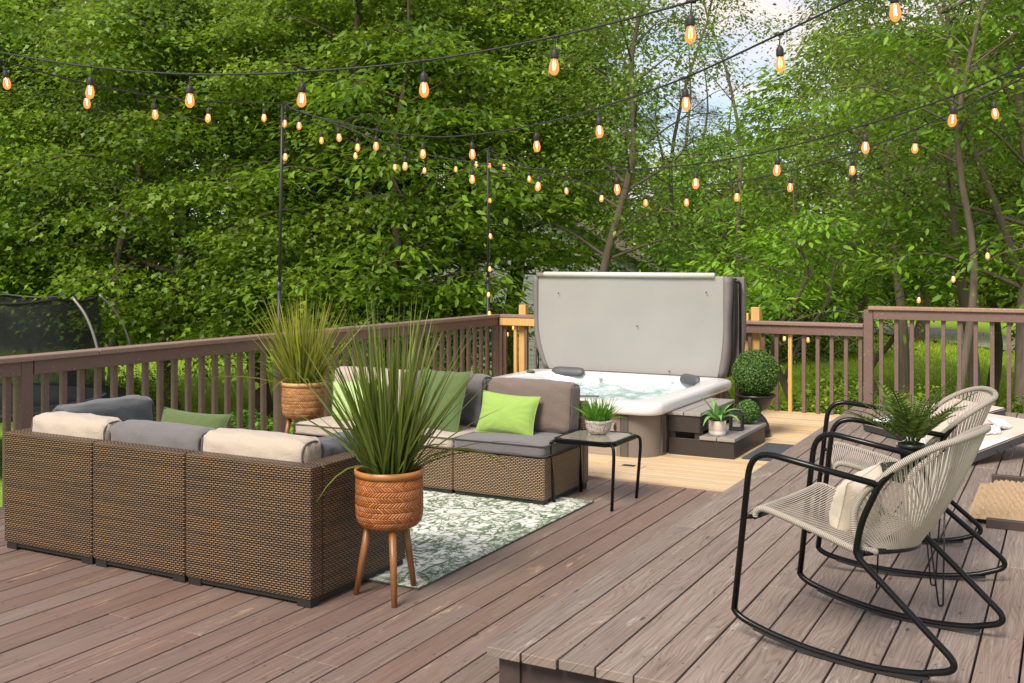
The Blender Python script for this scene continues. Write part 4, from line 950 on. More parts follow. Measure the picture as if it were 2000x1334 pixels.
# hairpin table with fern
ht=thing('hairpin_table','small round black table on thin hairpin legs between the rocking chairs','table',(-.585,4.705,.150),rad(0))
mb=MB(); mb.rev([(.160,.495),(.170,.497),(.172,.503),(.172,.522),(.169,.526),(.12,.526)],48,cap0=True,cap1=True); mb.build('table_top',M['disc'],ht,False)
mb=MB()
for k in range(46):
    a=k*2.39996; r_=.155*math.sqrt((k+.5)/46); c_,s_=math.cos(a),math.sin(a); Mx=Matrix.Translation((r_*c_,r_*s_,.5262))@Matrix.Rotation(a+.6*k,4,'Z'); mb.box(-.0065,-.0016,0,.0065,.0016,.0006,None,Mx)
mb.build('perforations',M['slot'],ht)
for (bx_,by_) in ((-.155,-.02),(.115,-.14),(.055,.135)):
    a=math.atan2(by_,bx_); c_,s_=math.cos(a),math.sin(a); tx,ty=-s_,c_
    mb=MB(); mb.tube(fillet([(c_*.135+tx*.05,s_*.135+ty*.05,.495),(bx_+tx*.010,by_+ty*.010,.0035),(bx_-tx*.010,by_-ty*.010,.0035),(c_*.135-tx*.05,s_*.135-ty*.05,.495)],[0,.012,.012,0],5),.0036,8); mb.build('leg',M['black_metal'],ht,True)
fe=thing('potted_fern','green fern in a black nursery pot on the hairpin table','potted plant',(-.605,4.735,.150+.5265))
mb=MB(); mb.rev([(.036,0),(.040,.002),(.050,.085),(.055,.086),(.056,.103),(.050,.104),(.048,.09)],28,cap0=True,cap1=False); mb.build('pot',M['pot_plastic'],fe,True)
mb=MB(); mb.rev([(0,.094),(.050,.094)],20,cap0=False,cap1=False); mb.build('soil',M['soil'],fe)
rg=np.random.default_rng(5); Cs=[];Nr=[];Ls=[];Td=[];stem=MB()
for k in range(28):
    az=k*2.39996+rg.uniform(-.3,.3); L=rg.uniform(.22,.38); an=rg.uniform(.12,.95); cu=rg.uniform(.35,.9); p=Vector((.015*math.cos(az),.015*math.sin(az),.09)); n=21; path=[p.copy()]
    for j in range(n):
        d=Vector((math.sin(an)*math.cos(az),math.sin(an)*math.sin(az),math.cos(an))); p=p+d*L/n; an+=cu/n; path.append(p.copy())
        t_=j/n
        if t_>.12:
            s_=Vector((-math.sin(az),math.cos(az),0)); nn=s_.cross(d); ll=(.050*math.sin(math.pi*min(1,t_*.8+.22))+.006)*rg.uniform(.85,1.1)
            for sg_ in (-1,1):
                td=(s_*sg_*.9+d*.45-nn*-.0).normalized(); Cs.append(p+td*ll*.5); Nr.append((nn+Vector(rg.normal(0,.12,3)))[:]); Ls.append(ll); Td.append(td[:])
    stem.tube(path[::3]+[path[-1]],[.0016]*(len(path[::3])+1),4,cap=False)
V,F,tn=leaves(np.array([c[:] for c in Cs]),np.array(Nr),np.array(Ls),.27,rg,.2,None,np.array(Td)); np_mesh('fern_leaves',V,F,tn,M['fern'],fe); stem.build('stems',M['fern'],fe,True)

# ---------------------------------------------------------------- corn toss boards, bags, coir mat
def toss_board(label,lowc,ang,group='corn toss boards'):
    """low edge centre at lowc, board rises along local +y"""
    root=thing('toss_board',label,'game board',lowc,ang,group)
    L,Wd,z0,z1=.91,.60,.075,.250; sl=math.atan2(z1-z0,L)
    holder=Matrix.Translation((0,0,z0))@Matrix.Rotation(sl,4,'X')
    hc,hr=(0,L-.23),.076; n=28
    circ=[(hc[0]+hr*math.cos(2*math.pi*k/n),hc[1]+hr*math.sin(2*math.pi*k/n)) for k in range(n)]
    rect=[]
    x0,x1,y0,y1=-Wd/2,Wd/2,0,L
    for k in range(n):
        a=2*math.pi*k/n; c_,s_=math.cos(a),math.sin(a); ts=[]
        if c_>1e-6: ts.append((x1-hc[0])/c_)
        if c_<-1e-6: ts.append((x0-hc[0])/c_)
        if s_>1e-6: ts.append((y1-hc[1])/s_)
        if s_<-1e-6: ts.append((y0-hc[1])/s_)
        t_=min(ts); rect.append((hc[0]+c_*t_,hc[1]+s_*t_))
    # snap nearest points to the corners
    for cx_,cy_ in ((x0,y0),(x1,y0),(x1,y1),(x0,y1)):
        k=min(range(n),key=lambda i:(rect[i][0]-cx_)**2+(rect[i][1]-cy_)**2); rect[k]=(cx_,cy_)
    T=lambda p,z:tuple(holder@Vector((p[0],p[1],z)))
    mb=MB(); mb.loft([[T(p,0) for p in rect],[T(p,0) for p in circ],[T(p,-.012) for p in circ],[T(p,-.012) for p in rect]],True); mb.build('playing_surface',M['board_top'],root)
    th=.0015
    for sx_ in (1,-1):
        mb=MB(); pts=[(sx_*.297,.003),(sx_*.297,.50),(sx_*.275,.50),(sx_*.02,.003)]
        if sx_<0: pts=pts[::-1]
        mb.loft([[T(p,.0004) for p in pts],[T(p,.0004+th) for p in pts]],True,True,True); mb.build('painted_stripe',M['white_paint'],root)
    mb=MB()
    mb.box(x0-.001,-.001,-.066,x0+.018,L,-.0125,None,holder); mb.box(x1-.018,-.001,-.066,x1+.001,L,-.0125,None,holder); mb.box(x0+.019,-.001,-.066,x1-.019,.018,-.0125,None,holder); mb.box(x0+.019,L-.018,-.066,x1-.019,L,-.0125,None,holder)
    mb.build('frame',M['board_side'],root)
    for x in (x0+.03,x1-.055):
        mb=MB(); mb.box(x,L-.13,0,x+.025,L-.085,.225); mb.build('leg',M['board_side'],root)
    mb=MB(); q=[T((x1+.002,.34),-.04),T((x1+.02,.345),-.07),T((x1+.02,.38),-.12),T((x1+.02,.44),-.12),T((x1+.02,.475),-.07),T((x1+.002,.48),-.04)]; mb.tube(bez(q,5),.005,8); mb.build('carry_strap',M['black_plastic'],root,True)
    return root
toss_board('nearer corn toss board of pale wood with a white bag by its hole',(-.90,7.925,.150),rad(-36))
toss_board('farther corn toss board of pale wood by the upper railing',(-1.33,8.80,.150),rad(-47))
def bag(label,loc,rz,tx=0,ty=0,seed=0):
    rr=random.Random(seed); vs,fs=sub_box(.066,.066,.014,.013,10,(0,0,.010),.006,seed); root=MB().add(vs,fs).build('toss_bag',M['fab_white'],None,True,loc=loc); root.rotation_euler=(tx,ty,rz)
    tag(root,label,'bean bag',"white toss bags")
bag('white toss bag lying just below the hole of the nearer board',(-.52,8.28,.345),rad(10),rad(10),rad(-4),1)
bag('white toss bag folded over the hole edge of the nearer board',(-.46,8.37,.385),rad(50),rad(18),rad(10),2)
bag('white toss bag lying on the farther board beside the railing',(-1.05,9.02,.325),rad(15),rad(6),rad(-6),3)
cm=thing('doorway_tray','dark brown wooden threshold step holding the coir mat at the right edge','step',(.30,6.60,.150))
mb=MB(); mb.box(-.70,-.52,0,.80,.52,.030); mb.build('platform',M['brown_wood'],cm,bevel=.004)
mb=MB(); mb.box(-.70,-.56,.0,.80,-.525,.050); mb.build('front_board',M['brown_wood'],cm,bevel=.004)
mb=MB(); mb.box(-.74,.525,.0,.80,.56,.085); mb.build('rear_board',M['brown_wood'],cm,bevel=.004)
nx,ny=260,170; rg=np.random.default_rng(9)
xs=np.linspace(-.80,.75,nx); ys=np.linspace(-.50,.50,ny); X,Y_=np.meshgrid(xs,ys)
Zt=.050+.016*np.abs(np.sin(Y_*math.pi/.058))**.5+.007*np.sin(X*math.pi/.016+np.floor(Y_/.058)*2.1)-.05*np.clip((-.70-X)/.1,0,1)+rg.uniform(-.004,.004,X.shape); X=X+rg.uniform(-.003,.003,X.shape)
edge=(np.minimum(np.minimum(X+.80,.75-X),np.minimum(Y_+.5,.5-Y_))<.02); Zt=np.where(edge,.031,Zt)
mb=MB(); mb.add(np.stack([X,Y_,Zt],2).reshape(-1,3).tolist(),[(j*nx+i,j*nx+i+1,(j+1)*nx+i+1,(j+1)*nx+i) for j in range(ny-1) for i in range(nx-1)])
o=mb.build('coir_mat',M['coir'],None,True,loc=(.30,6.60,.150)); tag(o,'chunky tan braided coir doormat at the right edge','doormat')

# ================================================================ string lights
STRINGS={
 'S1':([(-5.57, 3.361, 2.805), (-4.721, 3.364, 2.608), (-4.16, 3.439, 2.498), (-3.587, 3.52, 2.425), (-2.999, 3.61, 2.4), (-2.41, 3.699, 2.41), (-1.82, 3.733, 2.456), (-1.241, 3.705, 2.521), (-0.718, 3.588, 2.584)],[(-4.15, 3.44, 2.497), (-3.587, 3.52, 2.425), (-2.994, 3.611, 2.4), (-2.417, 3.698, 2.41), (-1.813, 3.733, 2.456), (-1.241, 3.705, 2.521)]),
 'S2':([(-5.059, 3.182, 2.677), (-5.175, 3.688, 2.665), (-5.268, 4.318, 2.646), (-5.366, 4.947, 2.665), (-5.548, 5.644, 2.737), (-5.886, 6.598, 2.88), (-6.112, 7.101, 2.965)],[(-5.179, 3.715, 2.664), (-5.27, 4.331, 2.646), (-5.368, 4.953, 2.665), (-5.548, 5.644, 2.737), (-5.897, 6.623, 2.884)]),
 'S3':([(-6.1, 7.108, 2.956), (-5.821, 6.974, 2.852), (-4.868, 6.465, 2.61), (-3.96, 6.045, 2.433), (-3.344, 5.696, 2.369), (-2.74, 5.339, 2.348), (-2.15, 4.975, 2.364), (-1.595, 4.65, 2.415), (-1.069, 4.308, 2.497), (-0.733, 4.035, 2.539), (-0.369, 3.776, 2.61)],[(-5.821, 6.974, 2.852), (-5.12, 6.599, 2.674), (-4.544, 6.315, 2.547), (-3.947, 6.038, 2.432), (-3.361, 5.705, 2.371), (-2.711, 5.321, 2.349), (-2.178, 4.992, 2.363), (-1.588, 4.646, 2.416), (-1.063, 4.304, 2.498), (-0.56, 3.912, 2.573)]),
 'S4':([(-6.1, 7.108, 2.943), (-5.383, 6.869, 2.715), (-4.889, 6.794, 2.544), (-4.56, 6.744, 2.432), (-3.901, 6.645, 2.297), (-3.287, 6.521, 2.215), (-2.619, 6.313, 2.163), (-2.035, 6.173, 2.165), (-1.491, 6.012, 2.212), (-0.979, 5.833, 2.298), (-0.514, 5.629, 2.393), (-0.198, 5.459, 2.484), (0.114, 5.286, 2.581)],[(-5.1, 6.826, 2.617), (-4.571, 6.746, 2.435), (-3.911, 6.646, 2.299), (-3.287, 6.521, 2.215), (-2.623, 6.314, 2.163), (-2.038, 6.174, 2.165), (-1.488, 6.01, 2.213), (-0.979, 5.833, 2.298), (-0.517, 5.63, 2.392)]),
 'S5':([(-6.1, 7.108, 2.925), (-6.1, 7.619, 2.813), (-6.124, 8.173, 2.719), (-6.136, 8.849, 2.667), (-6.136, 9.417, 2.676), (-6.157, 10.086, 2.747), (-6.104, 10.456, 2.832), (-6.087, 10.692, 2.907)],[(-6.1, 7.619, 2.813), (-6.124, 8.165, 2.721), (-6.136, 8.849, 2.667), (-6.136, 9.417, 2.676), (-6.157, 10.086, 2.747), (-6.104, 10.456, 2.832)]),
 'S6':([(-6.087, 10.692, 2.907), (-5.729, 10.43, 2.781), (-5.145, 9.95, 2.587), (-4.457, 9.412, 2.4), (-3.894, 9.034, 2.289), (-3.324, 8.659, 2.212), (-2.805, 8.257, 2.181), (-2.291, 7.966, 2.192), (-1.803, 7.661, 2.231), (-1.315, 7.356, 2.312), (-0.884, 7.134, 2.418), (-0.425, 6.813, 2.561), (-0.161, 6.614, 2.654)],[(-5.729, 10.43, 2.781), (-5.145, 9.95, 2.587), (-4.457, 9.412, 2.4), (-3.894, 9.034, 2.289), (-3.324, 8.659, 2.212), (-2.805, 8.257, 2.181), (-2.291, 7.966, 2.192), (-1.803, 7.661, 2.231), (-1.315, 7.356, 2.312), (-0.884, 7.134, 2.418), (-0.416, 6.806, 2.564)]),
 'S8':([(-0.052, 10.421, 2.252), (-0.379, 10.472, 1.999), (-0.694, 10.643, 1.746), (-1.022, 11.034, 1.52), (-1.404, 11.623, 1.292), (-1.978, 12.11, 1.03), (-2.26, 11.844, 0.887)],[(-0.694, 10.643, 1.746), (-1.022, 11.034, 1.52), (-1.404, 11.623, 1.292)]),
 'S9':([(-2.122, 11.123, 0.885), (-2.462, 11.168, 0.851), (-2.696, 11.155, 0.856), (-2.929, 11.143, 0.86), (-3.016, 11.153, 1.012)],[(-2.462, 11.168, 0.851), (-2.696, 11.155, 0.856), (-2.998, 11.151, 0.982)]),
 'S7':([(-6.056, 10.686, 2.875), (-6.056, 10.686, 2.367), (-6.056, 10.686, 1.641), (-6.056, 10.686, 1.096)],[(-6.056, 10.686, 2.832), (-6.056, 10.686, 2.421), (-6.056, 10.686, 1.998), (-6.056, 10.686, 1.61), (-6.056, 10.686, 1.308), (-6.056, 10.686, 1.084)]),
 'S10':([(-6.072, 7.089, 2.938), (-6.072, 7.089, 2.741), (-6.072, 7.089, 2.583)],[(-6.068, 7.091, 2.902), (-6.068, 7.091, 2.61)]),
 'S11':([(-6.105, 10.796, 1.031), (-5.886, 10.971, 0.894), (-6.062, 10.933, 0.78), (-5.969, 10.983, 0.793)],[(-5.915, 11.012, 0.885), (-6.018, 10.956, 0.78), (-5.969, 10.983, 0.805)]),
}
SLAB={'S1':'string of bulbs sweeping across the top of the view, the nearest one','S2':'string of bulbs from the top left down to the black pole at the railing','S3':'string of bulbs from the black pole rising steeply to the top right','S4':'string of bulbs dipping from the nearer pole, second lowest towards the right edge','S5':'short string of bulbs between the two black poles','S6':'lowest long string of bulbs from the far corner pole to the right edge','S7':'string of bulbs hanging straight down the far corner pole','S8':'string of bulbs slanting down behind the taller railing on the right','S9':'bulbs strung below the top rail right of the tub cover','S10':'two bulbs hanging beside the top of the nearer black pole','S11':'small bulbs looped behind the yellow lumber balusters'}
# one bulb of the kind: drop wire, socket (sub-part), filament (sub-part)
bproto=None
def make_bulb(parent):
    mb=MB(); mb.rev([(.011,-.094),(.013,-.100),(.0185,-.116),(.0225,-.134),(.0228,-.146),(.018,-.160),(.009,-.169),(.001,-.171)],14,cap0=False,cap1=False); b=mb.build('bulb',M['bulb'],parent,True)
    mb=MB(); mb.tube([(0,0,.004),(.002,0,-.02),(-.001,0,-.045),(0,0,-.056)],.0030,6); mb.rev([(.003,-.048),(.010,-.056),(.0165,-.066),(.0175,-.075),(.0175,-.093),(.0155,-.101),(.011,-.101)],14,cap0=False,cap1=True); mb.box(-.02,-.006,-.006,.02,.006,.006); mb.build('socket',M['socket'],b,True)
    mb=MB(); mb.tube([(.004,0,-.108),(.0065,.002,-.128),(.004,-.003,-.148)],.0019,5); mb.tube([(-.004,0,-.108),(-.0065,-.002,-.128),(-.004,.003,-.148)],.0019,5); mb.build('filament',M['filament'],b,True)
    return b
for k,(wp,bl) in STRINGS.items():
    root=thing('light_string',SLAB[k],'string lights',wp[0],0,'warm bulb string lights')
    o0=Vector(wp[0]); pts=bez([Vector(p)-o0 for p in wp],6)
    mb=MB(); mb.tube(pts,.0048 if k not in('S9','S11') else .003,6); mb.build('cable',M['wire'],root,True)
    for i,b in enumerate(bl):
        if bproto is None: bproto=make_bulb(root); c=bproto
        else: c=copy_tree(bproto,root)
        c.location=Vector(b)-o0; c.rotation_euler=(random.uniform(-.12,.12),random.uniform(-.12,.12),random.uniform(0,3))
        c.scale=(.8 if k in('S9','S11') else .92,)*3

# ================================================================ yard: ground, road, house, trampoline
def cw(u,d):      # point at camera-space bearing u and depth d (plain plan coordinates)
    xc=(u-1000)/FPX*d; return Vector((xc*math.cos(TH)-d*math.sin(TH), xc*math.sin(TH)+d*math.cos(TH),0))
def ground_z(x,y):
    return GZ+.05*math.sin(x*.35)*math.cos(y*.3)
n=90; vs=[];fs=[]
xs=np.sign(np.linspace(-1,1,n+1))*np.abs(np.linspace(-1,1,n+1))**2*400; ys=xs+20
for j in range(n+1):
    for i in range(n+1): vs.append((xs[i]-8,ys[j],ground_z(xs[i]-8,ys[j])))
for j in range(n):
    for i in range(n): fs.append((j*(n+1)+i,j*(n+1)+i+1,(j+1)*(n+1)+i+1,(j+1)*(n+1)+i))
tag(MB().add(vs,fs).build('lawn',M['lawn'],None,True),'green lawn around and beyond the deck',None,None,'structure')
# road strip beyond the right lawn
A=[cw(1500,50),cw(1750,44),cw(2000,36),cw(2400,27)]; q=bez(A,8); rings=[]
for i,p in enumerate(q):
    t_=(q[min(i+1,len(q)-1)]-q[max(i-1,0)]).normalized(); s_=Vector((-t_.y,t_.x,0))
    rings.append([(*(p+s_*2.2)[:2],GZ+.075),(*(p-s_*2.2)[:2],GZ+.075)])
tag(MB().loft(rings,False).build('road',M['road']),'pale grey road beyond the lawn on the right',None,None,'structure')
# house
hc=cw(995,28); ho=thing('house','grey sided house with shingled gable roof behind the trees','house',(hc.x,hc.y,GZ),TH)
HW,HD,ze,zr=4.0,7.0,2.75,5.0
mb=MB(); mb.box(-HW,0,0,HW,.2,ze); mb.add([(-HW,.001,ze),(HW,.001,ze),(0,.001,zr),(-HW,.2,ze),(HW,.2,ze),(0,.2,zr)],[(0,1,2),(3,5,4),(0,2,5,3),(1,4,5,2)]); mb.box(-HW,.2,0,-HW+.2,HD,ze); mb.box(HW-.2,.2,0,HW,HD,ze); mb.box(-HW+.2,HD-.2,0,HW-.2,HD,ze); mb.build('wall',M['siding'],ho)
for s_ in (1,-1):
    mb=MB(); e=.45; k=(zr-ze)/HW
    a=[(0,-.4,zr+.02),(s_*(HW+e),-.4,ze-e*k+.02),(s_*(HW+e),HD+.4,ze-e*k+.02),(0,HD+.4,zr+.02)]; b=[(x,y,z+.12) for x,y,z in a]
    mb.loft([a,b] if s_>0 else [b,a],True,True,True); mb.build('roof',M['shingle'],ho)
    mb=MB(); a=[(0,-.42,zr-.14),(s_*(HW+e),-.42,ze-e*k-.14),(s_*(HW+e),-.42,ze-e*k+.15),(0,-.42,zr+.15)]; b=[(x,y-.03,z) for x,y,z in a]; mb.loft([a,b],True,True,True); mb.build('fascia',M['cab_corner'],ho)
    mb=MB(); mb.box(s_*HW-.09,-.03,0,s_*HW+.09,-.003,ze-.1); mb.build('corner_trim',M['trim'],ho)
for x in (-2.0,1.6):
    mb=MB(); mb.box(x-.5,-.05,1.0,x+.5,-.003,2.2); f=mb.build('window',M['trim'],ho); mb=MB(); mb.box(x-.43,-.06,1.07,x+.43,-.052,2.13); mb.build('pane',M['window_dark'],f)
# trampoline
tp=thing('trampoline','round trampoline with black safety net and curved steel poles beyond the left railing','trampoline',(-13.85,9.65,GZ))
mb=MB(); mb.rev([(0,.90),(1.62,.90)],48,cap0=False,cap1=False); mb.build('bed',M['tramp_bed'],tp)
mb=MB(); mb.rev([(1.62,.905),(1.95,.90),(1.98,.87),(1.97,.80)],48,cap0=False,cap1=False); mb.build('pad',M['black_plastic'],tp)
mb=MB(); mb.tube([(1.86*math.cos(rad(a)),1.86*math.sin(rad(a)),.84) for a in range(0,360,10)],.025,8,closed=True); mb.build('ring_frame',M['galv'],tp,True)
NP=8; net=[]
for z,r_ in ((.92,1.62),(1.5,1.60),(2.0,1.56),(2.36,1.50)):
    net.append([((r_*(1-.025*abs(math.sin(4*a))))*math.cos(a),(r_*(1-.025*abs(math.sin(4*a))))*math.sin(a),z-(.05*abs(math.sin(4*a)) if z>2.3 else 0)) for a in np.linspace(0,2*math.pi,65)[:-1]])
mb=MB(); mb.loft(net,True); mb.build('safety_net',M['net'],tp,True)
mb=MB(); mb.tube(net[-1],.022,6,closed=True); mb.build('net_band',M['black_plastic'],tp,True)
for k in range(NP):
    a=2*math.pi*k/NP+rad(10); c_,s_=math.cos(a),math.sin(a)
    mb=MB(); mb.tube(bez([(r_*c_,r_*s_,z) for r_,z in ((1.93,.0),(1.98,.9),(2.0,1.35),(1.93,1.75),(1.76,2.12),(1.53,2.38))],5),.021,8); mb.build('pole',M['galv'],tp,True)

# ================================================================ vegetation
def tree_geo(seed,H,z0,R,nl,spl,lps,L,trunk_r=.14,lean=(0,0),flat=.30,clump=.34,up=.35,ar=.62,droop=.5,fork=False,bare=.0,shape=1.0,twist=.12,form='diamond',zclip=None,window=False):
    """tapered trunk, limbs and layered sprays of leaves; returns trunk MB, leaf arrays"""
    rg=np.random.default_rng(seed); tb=MB(); rr=random.Random(seed)
    def wob(p0,p1,n,amp):
        out=[]
        for i in range(n+1):
            t_=i/n; p=p0.lerp(p1,t_); 
            if 0<i<n: p=p+Vector((rr.gauss(0,amp),rr.gauss(0,amp),rr.gauss(0,amp*.3)))
            out.append(p)
        return bez(out,3)
    base=Vector((0,0,-.15)); top=Vector((lean[0],lean[1],H*.93))
    tr=wob(base,top,6,twist); m=len(tr); rad_=[trunk_r*(1-.88*(i/(m-1))**.9)*(1.25 if i==0 else 1) for i in range(m)]
    tb.tube(tr,rad_,10)
    C=[];N_=[];D=[]
    def at(t_): 
        k=t_*(m-1); i=min(int(k),m-2); return tr[i].lerp(tr[i+1],k-i),rad_[i]
    if fork:
        s0,r0=at(.35); e=s0+Vector((R*.7*math.cos(seed),R*.7*math.sin(seed),H*.5)); lp=wob(s0,e,4,.08); tb.tube(lp,[r0*.7*(1-.8*i/(len(lp)-1)) for i in range(len(lp))],8)
        forkpts=lp
    for k in range(nl):
        t_=(k+rr.random())/nl; zt=max(z0,.4)+(H*.95-max(z0,.4))*t_; s0,r0=at(min(.99,(zt*.90)/H)) 
        if fork and rr.random()<.4: s0=forkpts[rr.randint(2,len(forkpts)-1)]
        az=k*2.4+rr.uniform(-.5,.5)
        prof=math.sin(math.pi*min(1,.22+.75*t_**shape))**.6
        ln=R*prof*rr.uniform(.75,1.12)
        rise=(up*ln)*(.4+.8*t_)+rr.uniform(-.2,.2)
        e=s0+Vector((math.cos(az)*ln,math.sin(az)*ln,rise)); mid=s0.lerp(e,.55)+Vector((0,0,droop*.22*ln))
        lp=bez([s0,mid+Vector((rr.gauss(0,.08),rr.gauss(0,.08),0)),e-Vector((0,0,droop*.15*ln))],5)
        rl=max(.012,r0*.42); tb.tube(lp,[rl*(1-.85*i/(len(lp)-1)) for i in range(len(lp))],5,cap=False)
        if rr.random()<bare: continue
        for q in range(spl):
            f=rr.uniform(.28,1.0)**.8; kk=f*(len(lp)-1); i=min(int(kk),len(lp)-2); c=lp[i].lerp(lp[i+1],kk-i)
            side=(rr.random()-.5)*2*ln*.42*(1.15-f*.55); perp=Vector((-math.sin(az),math.cos(az),0))
            cc=c+perp*side+Vector((0,0,rr.gauss(0,.10)-abs(side)*.18))
            if rr.random()<.35: tb.tube([c,c.lerp(cc,.5)+Vector((0,0,.04)),cc],[rl*.28,rl*.2,.004],4,cap=False)
            outd=Vector((math.cos(az),math.sin(az),0))*.8+perp*(side/(ln*.4+.01))*.8
            C.append(cc[:]); D.append(outd[:])
    C=np.array(C);D=np.array(D); S=len(C); n=lps
    cc=np.repeat(C,n,0); dd=np.repeat(D,n,0); sz=np.repeat(clump*rg.uniform(.6,1.35,S),n)
    off=rg.normal(0,1,(S*n,3)); rh=np.hypot(off[:,0],off[:,1])
    P=cc+off*np.stack([sz,sz,sz*flat],1)-np.stack([0*rh,0*rh,sz*.16*rh**2],1)
    nr=np.stack([off[:,0]*.28,off[:,1]*.28,np.ones(S*n)],1)+rg.normal(0,.48,(S*n,3))
    td=dd*.8+np.stack([off[:,0],off[:,1],-np.full(S*n,.45)],1)+rg.normal(0,.35,(S*n,3))
    tint=np.clip(np.repeat(rg.uniform(.05,.9,S),n)+rg.normal(0,.16,S*n),0,1)
    if zclip is None: zclip=z0-.75
    kp=P[:,2]>zclip+.35*np.sin(P[:,0]*2.1)*np.cos(P[:,1]*1.7); P,nr,td,tint=P[kp],nr[kp],td[kp],tint[kp]
    if window:   # open side of the crown where the stem shows between the boughs
        ang=np.abs(np.arctan2(P[:,1],P[:,0])); kp=(ang>.17+.07*np.sin(P[:,2]*3.1))|(rg.random(len(P))<.10)|(np.sin(P[:,2]*1.9+1)>.75); P,nr,td,tint=P[kp],nr[kp],td[kp],tint[kp]
    V,F,tn=leaves(P,nr,L*rg.uniform(.6,1.25,len(P)),ar,rg,.22,tint,td,form)
    return tb,(V,F,tn)
protos={}
def tree(kind,label,u,d,rz=0,scale=1.0,group=None,sink=0,cat='tree',name='tree',z=None):
    p=cw(u,d)
    if kind not in protos:
        spec=dict(KINDS[kind]); lm=spec.pop('leaf'); bm_=spec.pop('bark')
        tb,(V,F,tn)=tree_geo(**spec)
        root=thing(name,label,cat,(0,0,0),0,group)
        tb.build('trunk' if cat=='tree' else 'stems',M[bm_],root,True); np_mesh('crown' if cat=='tree' else 'foliage',V,F,tn,M[lm],root)
        protos[kind]=root
    else:
        root=copy_tree(protos[kind]); root['label']=label
        if group: root['group']=group
    if kind=='mapleC': rz=math.atan2(-p.y,-p.x)
    root.location=(p.x,p.y,GZ-.02-sink if z is None else z); root.rotation_euler=(0,0,rz); root.scale=(scale,)*3
    return root
KINDS={
 'mapleA':dict(seed=1,H=9.5,z0=2.1,R=3.3,nl=34,spl=11,lps=95,L=.100,flat=.20,clump=.44,trunk_r=.17,leaf='leaf_a',bark='bark',ar=1.0,form='maple'),
 'mapleB':dict(seed=2,H=10,z0=2.0,R=3.0,nl=34,spl=11,lps=95,L=.092,flat=.20,clump=.44,trunk_r=.19,leaf='leaf_a',bark='bark',up=.2,ar=1.0,form='maple'),
 'mapleC':dict(seed=2,H=10.5,z0=3.0,R=3.0,nl=32,spl=11,lps=95,L=.092,flat=.20,clump=.44,trunk_r=.19,leaf='leaf_a',bark='bark',up=.2,ar=1.0,form='maple',zclip=2.75,window=True),
 'broadA':dict(seed=3,H=8,z0=2.0,R=2.5,nl=26,spl=13,lps=30,L=.150,trunk_r=.12,leaf='leaf_c',bark='bark',up=.25,ar=.42,flat=.22,clump=.34,form='oval'),
 'fineA':dict(seed=4,H=10,z0=3.4,R=1.9,nl=24,spl=13,lps=52,L=.075,trunk_r=.10,leaf='leaf_b',bark='bark_pale',up=.6,ar=.6,clump=.30,flat=.5,lean=(1.5,0),bare=.15),
 'lowA':dict(seed=5,H=3.6,z0=1.5,R=2.0,nl=26,spl=12,lps=42,L=.10,trunk_r=.06,leaf='leaf_a',bark='bark',up=.5,ar=.95,droop=.3,form='maple',zclip=1.0),
 'understory':dict(seed=6,H=4.5,z0=2.1,R=1.6,nl=18,spl=9,lps=24,L=.125,trunk_r=.07,leaf='leaf_c',bark='bark',up=.25,ar=.42,flat=.2,clump=.28,fork=True,twist=.16,form='oval',zclip=2.35),
 'slim':dict(seed=7,H=11,z0=5.5,R=1.3,nl=14,spl=6,lps=40,L=.075,trunk_r=.075,leaf='leaf_b',bark='bark_pale',up=.8,ar=.6,flat=.6,clump=.26,bare=.45,lean=(-.8,.3),twist=.2),
 'pine':dict(seed=8,H=12,z0=4.0,R=1.6,nl=26,spl=6,lps=60,L=.13,trunk_r=.15,leaf='leaf_p',bark='bark',up=.1,ar=.12,flat=.5,clump=.20,bare=.25),
 'forked':dict(seed=9,H=8.5,z0=2.9,R=2.4,nl=22,spl=11,lps=30,L=.135,trunk_r=.13,leaf='leaf_c',bark='bark_pale',up=.3,ar=.42,flat=.22,clump=.34,fork=True,form='oval'),
 'fineB':dict(seed=12,H=9.5,z0=3.2,R=2.5,nl=30,spl=17,lps=50,L=.072,trunk_r=.10,leaf='leaf_b',bark='bark_pale',up=.5,ar=.6,clump=.30,flat=.5,lean=(.5,0),bare=.1),
 'bushA':dict(seed=10,H=1.5,z0=.15,R=1.1,nl=22,spl=9,lps=30,L=.07,trunk_r=.03,leaf='leaf_g',bark='bark',up=.5,ar=.6,clump=.22,flat=.6,twist=.05,form='oval',zclip=-.2),
}
G1='maples behind the left railing'
# --- left wall of maples
for a in [
 ('mapleA','maple at the far left edge, rising behind the trampoline',-60,19.5,.4,1.0),
 ('mapleB','maple right behind the trampoline net',130,21,1.3,1.05),
 ('fineA','pale limbed tree above the trampoline poles, upper left',215,17.5,2.0,1.0),
 ('mapleA','maple left of the nearer black pole, with leaves down to the lawn',340,18.5,2.2,.98),
 ('mapleB','maple whose crown fills the view behind the nearer black pole',520,19.5,3.5,1.0),
 ('mapleC','maple behind the dark grass planter, its trunk showing low down',700,17.5,4.3,.97),
 ('mapleC','thick dark stemmed maple left of the far black pole',905,18.5,5.4,1.05),
 ('mapleC','maple at the far railing corner left of the tub cover',1003,20.0,.9,1.0),
 ('mapleC','maple rising behind the right half of the house roof',1075,37.0,2.9,1.25),
 ('lowA','low young maple just left of the house, behind the far planter',610,16.5,1.0,1.0),
 ('broadA','broad leaved tree with bright leaves behind the middle string lights',795,16.2,3.0,1.0),
 ('lowA','low young maple in front of the house, left of the far pole',835,17.2,2.5,.80),
 ('lowA','low tree overhanging the trampoline from behind',40,19,5.0,1.2)]:
    tree(*a,group=None)
